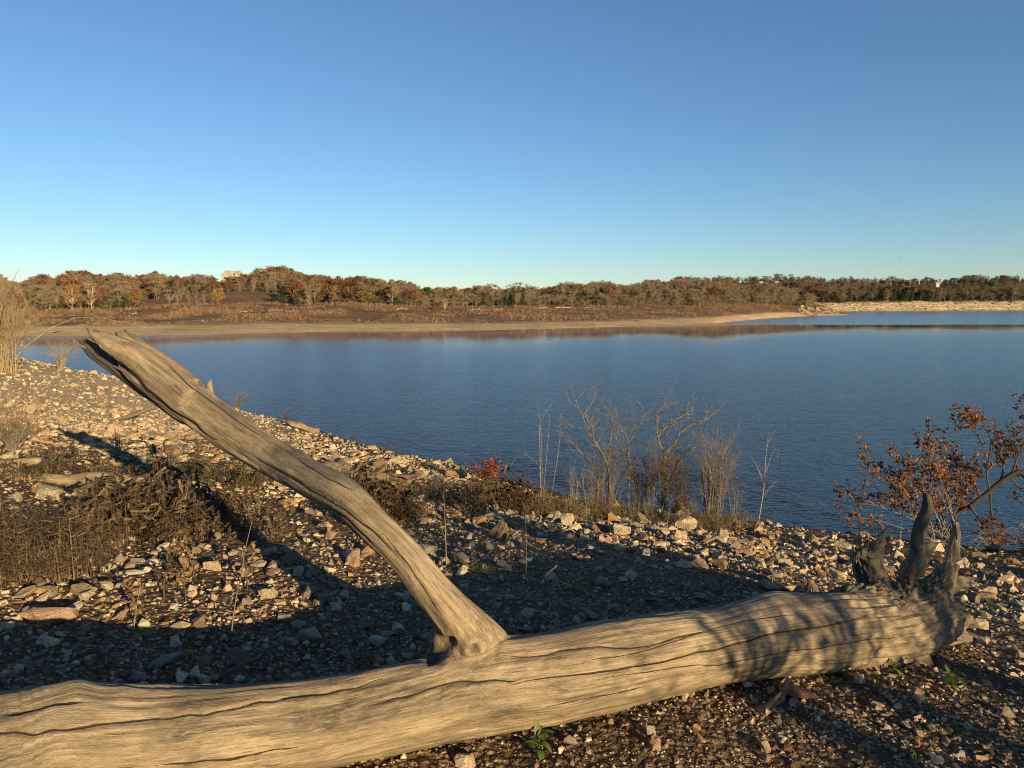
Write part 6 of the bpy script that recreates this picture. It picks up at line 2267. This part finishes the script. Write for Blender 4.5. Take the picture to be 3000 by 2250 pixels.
# ------------------------------------------------------------------ broken limestone along the far bluff and on the point
def bluff_rocks():
    rng = np.random.default_rng(33)
    Vs, Ts, Cs = [], [], []
    off = 0
    def put(x, y, z, s, c):
        nonlocal off
        V, T = SMALL[rng.integers(len(SMALL))]
        a = rng.uniform(0, 6.28)
        R = np.array([[math.cos(a), -math.sin(a), 0], [math.sin(a), math.cos(a), 0], [0, 0, 1]])
        Vs.append((V * [1.4, 1, 0.75] * s) @ R.T + [x, y, z])
        Ts.append(T + off)
        Cs.append(np.tile(c, (len(V), 1)))
        off += len(V)
    n = 3000
    u = rng.uniform(2380, 3200, n)
    row = rng.uniform(0.02, 1.02, n)
    y = np.interp(u, BANK_U, _BY[:, 0]) + row * (np.interp(u, BANK_U, _BY[:, 1]) - np.interp(u, BANK_U, _BY[:, 0]))
    x = x_of(u, y)
    z = bank_h(x, y)
    for i in range(n):
        put(x[i], y[i], z[i], 0.22 + rng.gamma(1.5, 0.22), STONE_TINTS[rng.choice([0, 1, 2, 5])] * rng.uniform(0.55, 1.0))
    tag(link('bluff_rubble', np_mesh('bluff_rubble', np.concatenate(Vs), np.concatenate(Ts), [M_STONE_A], False, colors=np.concatenate(Cs))), 'broken pale limestone blocks along the far bluff', kind='stuff')
    Vs, Ts, Cs = [], [], []
    off = 0
    n = 420
    u = rng.uniform(2335, 2455, n)
    row = rng.uniform(0.5, 2.1, n) * np.interp(u, [2230, 2330, 2465], [0.9, 1, 1])
    k = row.astype(int)
    ys = np.stack([np.interp(u, FAR_U, _FY[:, q]) for q in range(6)], 1)
    y = ys[np.arange(n), k] + (row - k) * (ys[np.arange(n), k + 1] - ys[np.arange(n), k])
    x = x_of(u, y)
    z = far_h(x, y)
    for i in range(n):
        if u[i] < 2340 and row[i] < 1.3:
            continue
        put(x[i], y[i], z[i], 0.25 + rng.gamma(1.5, 0.25), STONE_TINTS[rng.choice([0, 1, 2])] * rng.uniform(0.6, 1.0))
    tag(link('point_rubble', np_mesh('point_rubble', np.concatenate(Vs), np.concatenate(Ts), [M_STONE_A], False, colors=np.concatenate(Cs))), 'pale limestone ledges at the tip of the point', kind='stuff')
bluff_rocks()

# ------------------------------------------------------------------ labels that single out each rock and tree by look, neighbour and place
ORD = ['leftmost', 'second from left', 'third from left', 'fourth from left', 'fifth from left', 'sixth from left', 'seventh from left', 'eighth from left', 'ninth from left', 'tenth from left', 'eleventh from left', 'twelfth from left', 'thirteenth from left', 'fourteenth from left']
NUM = {2: 'two', 3: 'three', 4: 'four', 5: 'five', 6: 'six', 7: 'seven', 8: 'eight', 9: 'nine', 10: 'ten', 11: 'eleven', 12: 'twelve', 13: 'thirteen', 14: 'fourteen', 15: 'fifteen'}
ROCK_PLACES = [  # photograph spot, phrase
    ((150, 1860), 'near the long orange tan block'), ((100, 1980), 'behind the left end of the log'), ((450, 1960), 'by the broad bluish grey slab'), ((720, 1960), 'by the round brown cobble'),
    ((1000, 1930), 'left of the fork'), ((1180, 1830), 'just left of the limb base'), ((600, 1680), 'by the upright tan rock'), ((850, 1640), 'left of the limb middle'), ((900, 1780), 'in shade left of the limb'),
    ((1040, 1620), 'around the large flat topped rock'), ((1250, 1520), 'by the broad tan boulder'), ((1400, 1650), 'by the dark green plant'), ((1450, 1780), 'in shade right of the limb'), ((1650, 1820), 'right behind the middle of the trunk'),
    ((1600, 1600), 'on the slope below the wispy stalks'), ((1750, 1560), 'below the left forked shrub'), ((1900, 1560), 'below the tallest forked shrub'), ((2080, 1580), 'below the twiggy shrub'), ((2240, 1590), 'below the lone sapling'),
    ((1900, 1680), 'on the slope above the trunk middle'), ((2100, 1700), 'behind the dappled part of the trunk'), ((2330, 1680), 'behind the trunk left of the roots'), ((2420, 1600), 'at the waterline left of the roots'), ((2600, 1640), 'behind the root spikes'),
    ((2850, 1640), 'at the waterline right of the roots'), ((2900, 1780), 'right of the root end'), ((2850, 1950), 'by the lower root'), ((2500, 2080), 'on gravel below the root end'), ((2750, 2150), 'on gravel in the bottom right corner'),
    ((2150, 2120), 'on gravel below the dappled trunk'), ((1850, 2180), 'on gravel below the trunk middle'), ((300, 1150), 'on the bank under the limb tip'), ((100, 1250), 'on the bank at the left edge'), ((400, 1320), 'on the bank by the twig fan'),
    ((700, 1280), 'on the bank beyond the limb'), ((900, 1310), 'on the bank left of the cairn'), ((1100, 1360), 'on the bank by the cairn'), ((1300, 1420), 'by the small red shrub'), ((250, 1470), 'below the pale driftwood at left'), ((650, 1470), 'between the driftwood and the limb')]
TREE_PLACES = [
    ((0, 880), 'in the wood at the left edge'), ((130, 890), 'left of the white barked trees'), ((240, 890), 'by the white barked trees'), ((340, 890), 'right of the white barked trees'), ((430, 880), 'at the left corner of the field'),
    ((150, 840), 'on the hill behind the white barked trees'), ((350, 840), 'on the hill left of the field'), ((500, 850), 'above the left half of the field'), ((600, 850), 'above the golden yellow tree'), ((690, 840), 'below the hilltop house'),
    ((780, 850), 'above the right half of the field'), ((870, 850), 'left of the large russet tree'), ((960, 850), 'behind the large russet tree'), ((900, 820), 'on the hill right of the house'), ((1060, 830), 'on the hill above the russet trees'),
    ((880, 885), 'at the right corner of the field'), ((980, 890), 'beside the large russet tree'), ((1080, 885), 'right of the reddish brown tree'), ((1160, 890), 'left of the green clump'), ((1225, 885), 'below the green clump'),
    ((1290, 890), 'at the left end of the long wood'), ((1390, 890), 'behind the first white driftwood'), ((1490, 890), 'behind the shorter white driftwood'), ((1590, 890), 'behind the long white driftwood'), ((1680, 890), 'behind the white driftwood pile'),
    ((1780, 890), 'right of the driftwood line'), ((1900, 885), 'in the wood above the dark snag'), ((2020, 885), 'in the wood below the crest house'), ((2120, 885), 'in the wood near the rust coloured tree'), ((2230, 885), 'in the wood near the point'), ((2340, 885), 'closest to the tip of the point'),
    ((1700, 850), 'on the crest of the long wood'), ((2000, 850), 'on the crest near the crest house'), ((2500, 865), 'above the left end of the bluff'), ((2750, 860), 'above the bluff below the white shed'), ((2950, 860), 'above the right end of the bluff')]

def spot_of(o, places):
    u, v, _ = project(np.array(o.location))
    k = min(range(len(places)), key=lambda i: (places[i][0][0] - u) ** 2 + 2.5 * (places[i][0][1] - v) ** 2)
    return places[k][1], float(u)

def short(t):
    """keep to 16 words"""
    for a, b in ((' from left', ''), ('mid height ', ''), ('mid sized ', ''), (' leaved', ''), (' the white', ' white'), (' on the hill ', ' uphill '), (' in the wood ', ' ')):
        if len(t.split()) > 16:
            t = t.replace(a, b)
    return t

def single_out(items):
    """items: (object, label stem, picture column); equal stems are told apart by their order from the left"""
    by = {}
    for o, stem, u in items:
        by.setdefault(stem, []).append((u, o))
    for stem, lst in by.items():
        lst.sort(key=lambda q: q[0])
        n = len(lst)
        for i, (u, o) in enumerate(lst):
            if n == 1:
                o['label'] = stem
            elif n <= 15:
                o['label'] = short('%s, %s of %s' % (stem, 'rightmost' if i == n - 1 else ORD[i], NUM[n]))
            else:
                o['label'] = stem

todo = []
for o, word, px in ROCKS:
    place, u = spot_of(o, ROCK_PLACES)
    size = 'small' if px * 2 < 42 else ('large' if px * 2 > 68 else 'mid sized')
    todo.append((o, '%s %s rock %s' % (size, word, place), u))
single_out(todo)
todo = []
for o, word, h in TREES:
    place, u = spot_of(o, TREE_PLACES)
    if 'sapling' in word:
        todo.append((o, word, u))
        continue
    size = 'short' if h < 4.4 else ('tall' if h > 6.0 else 'mid height')
    todo.append((o, '%s %s %s' % (size, word, place), u))
single_out(todo)
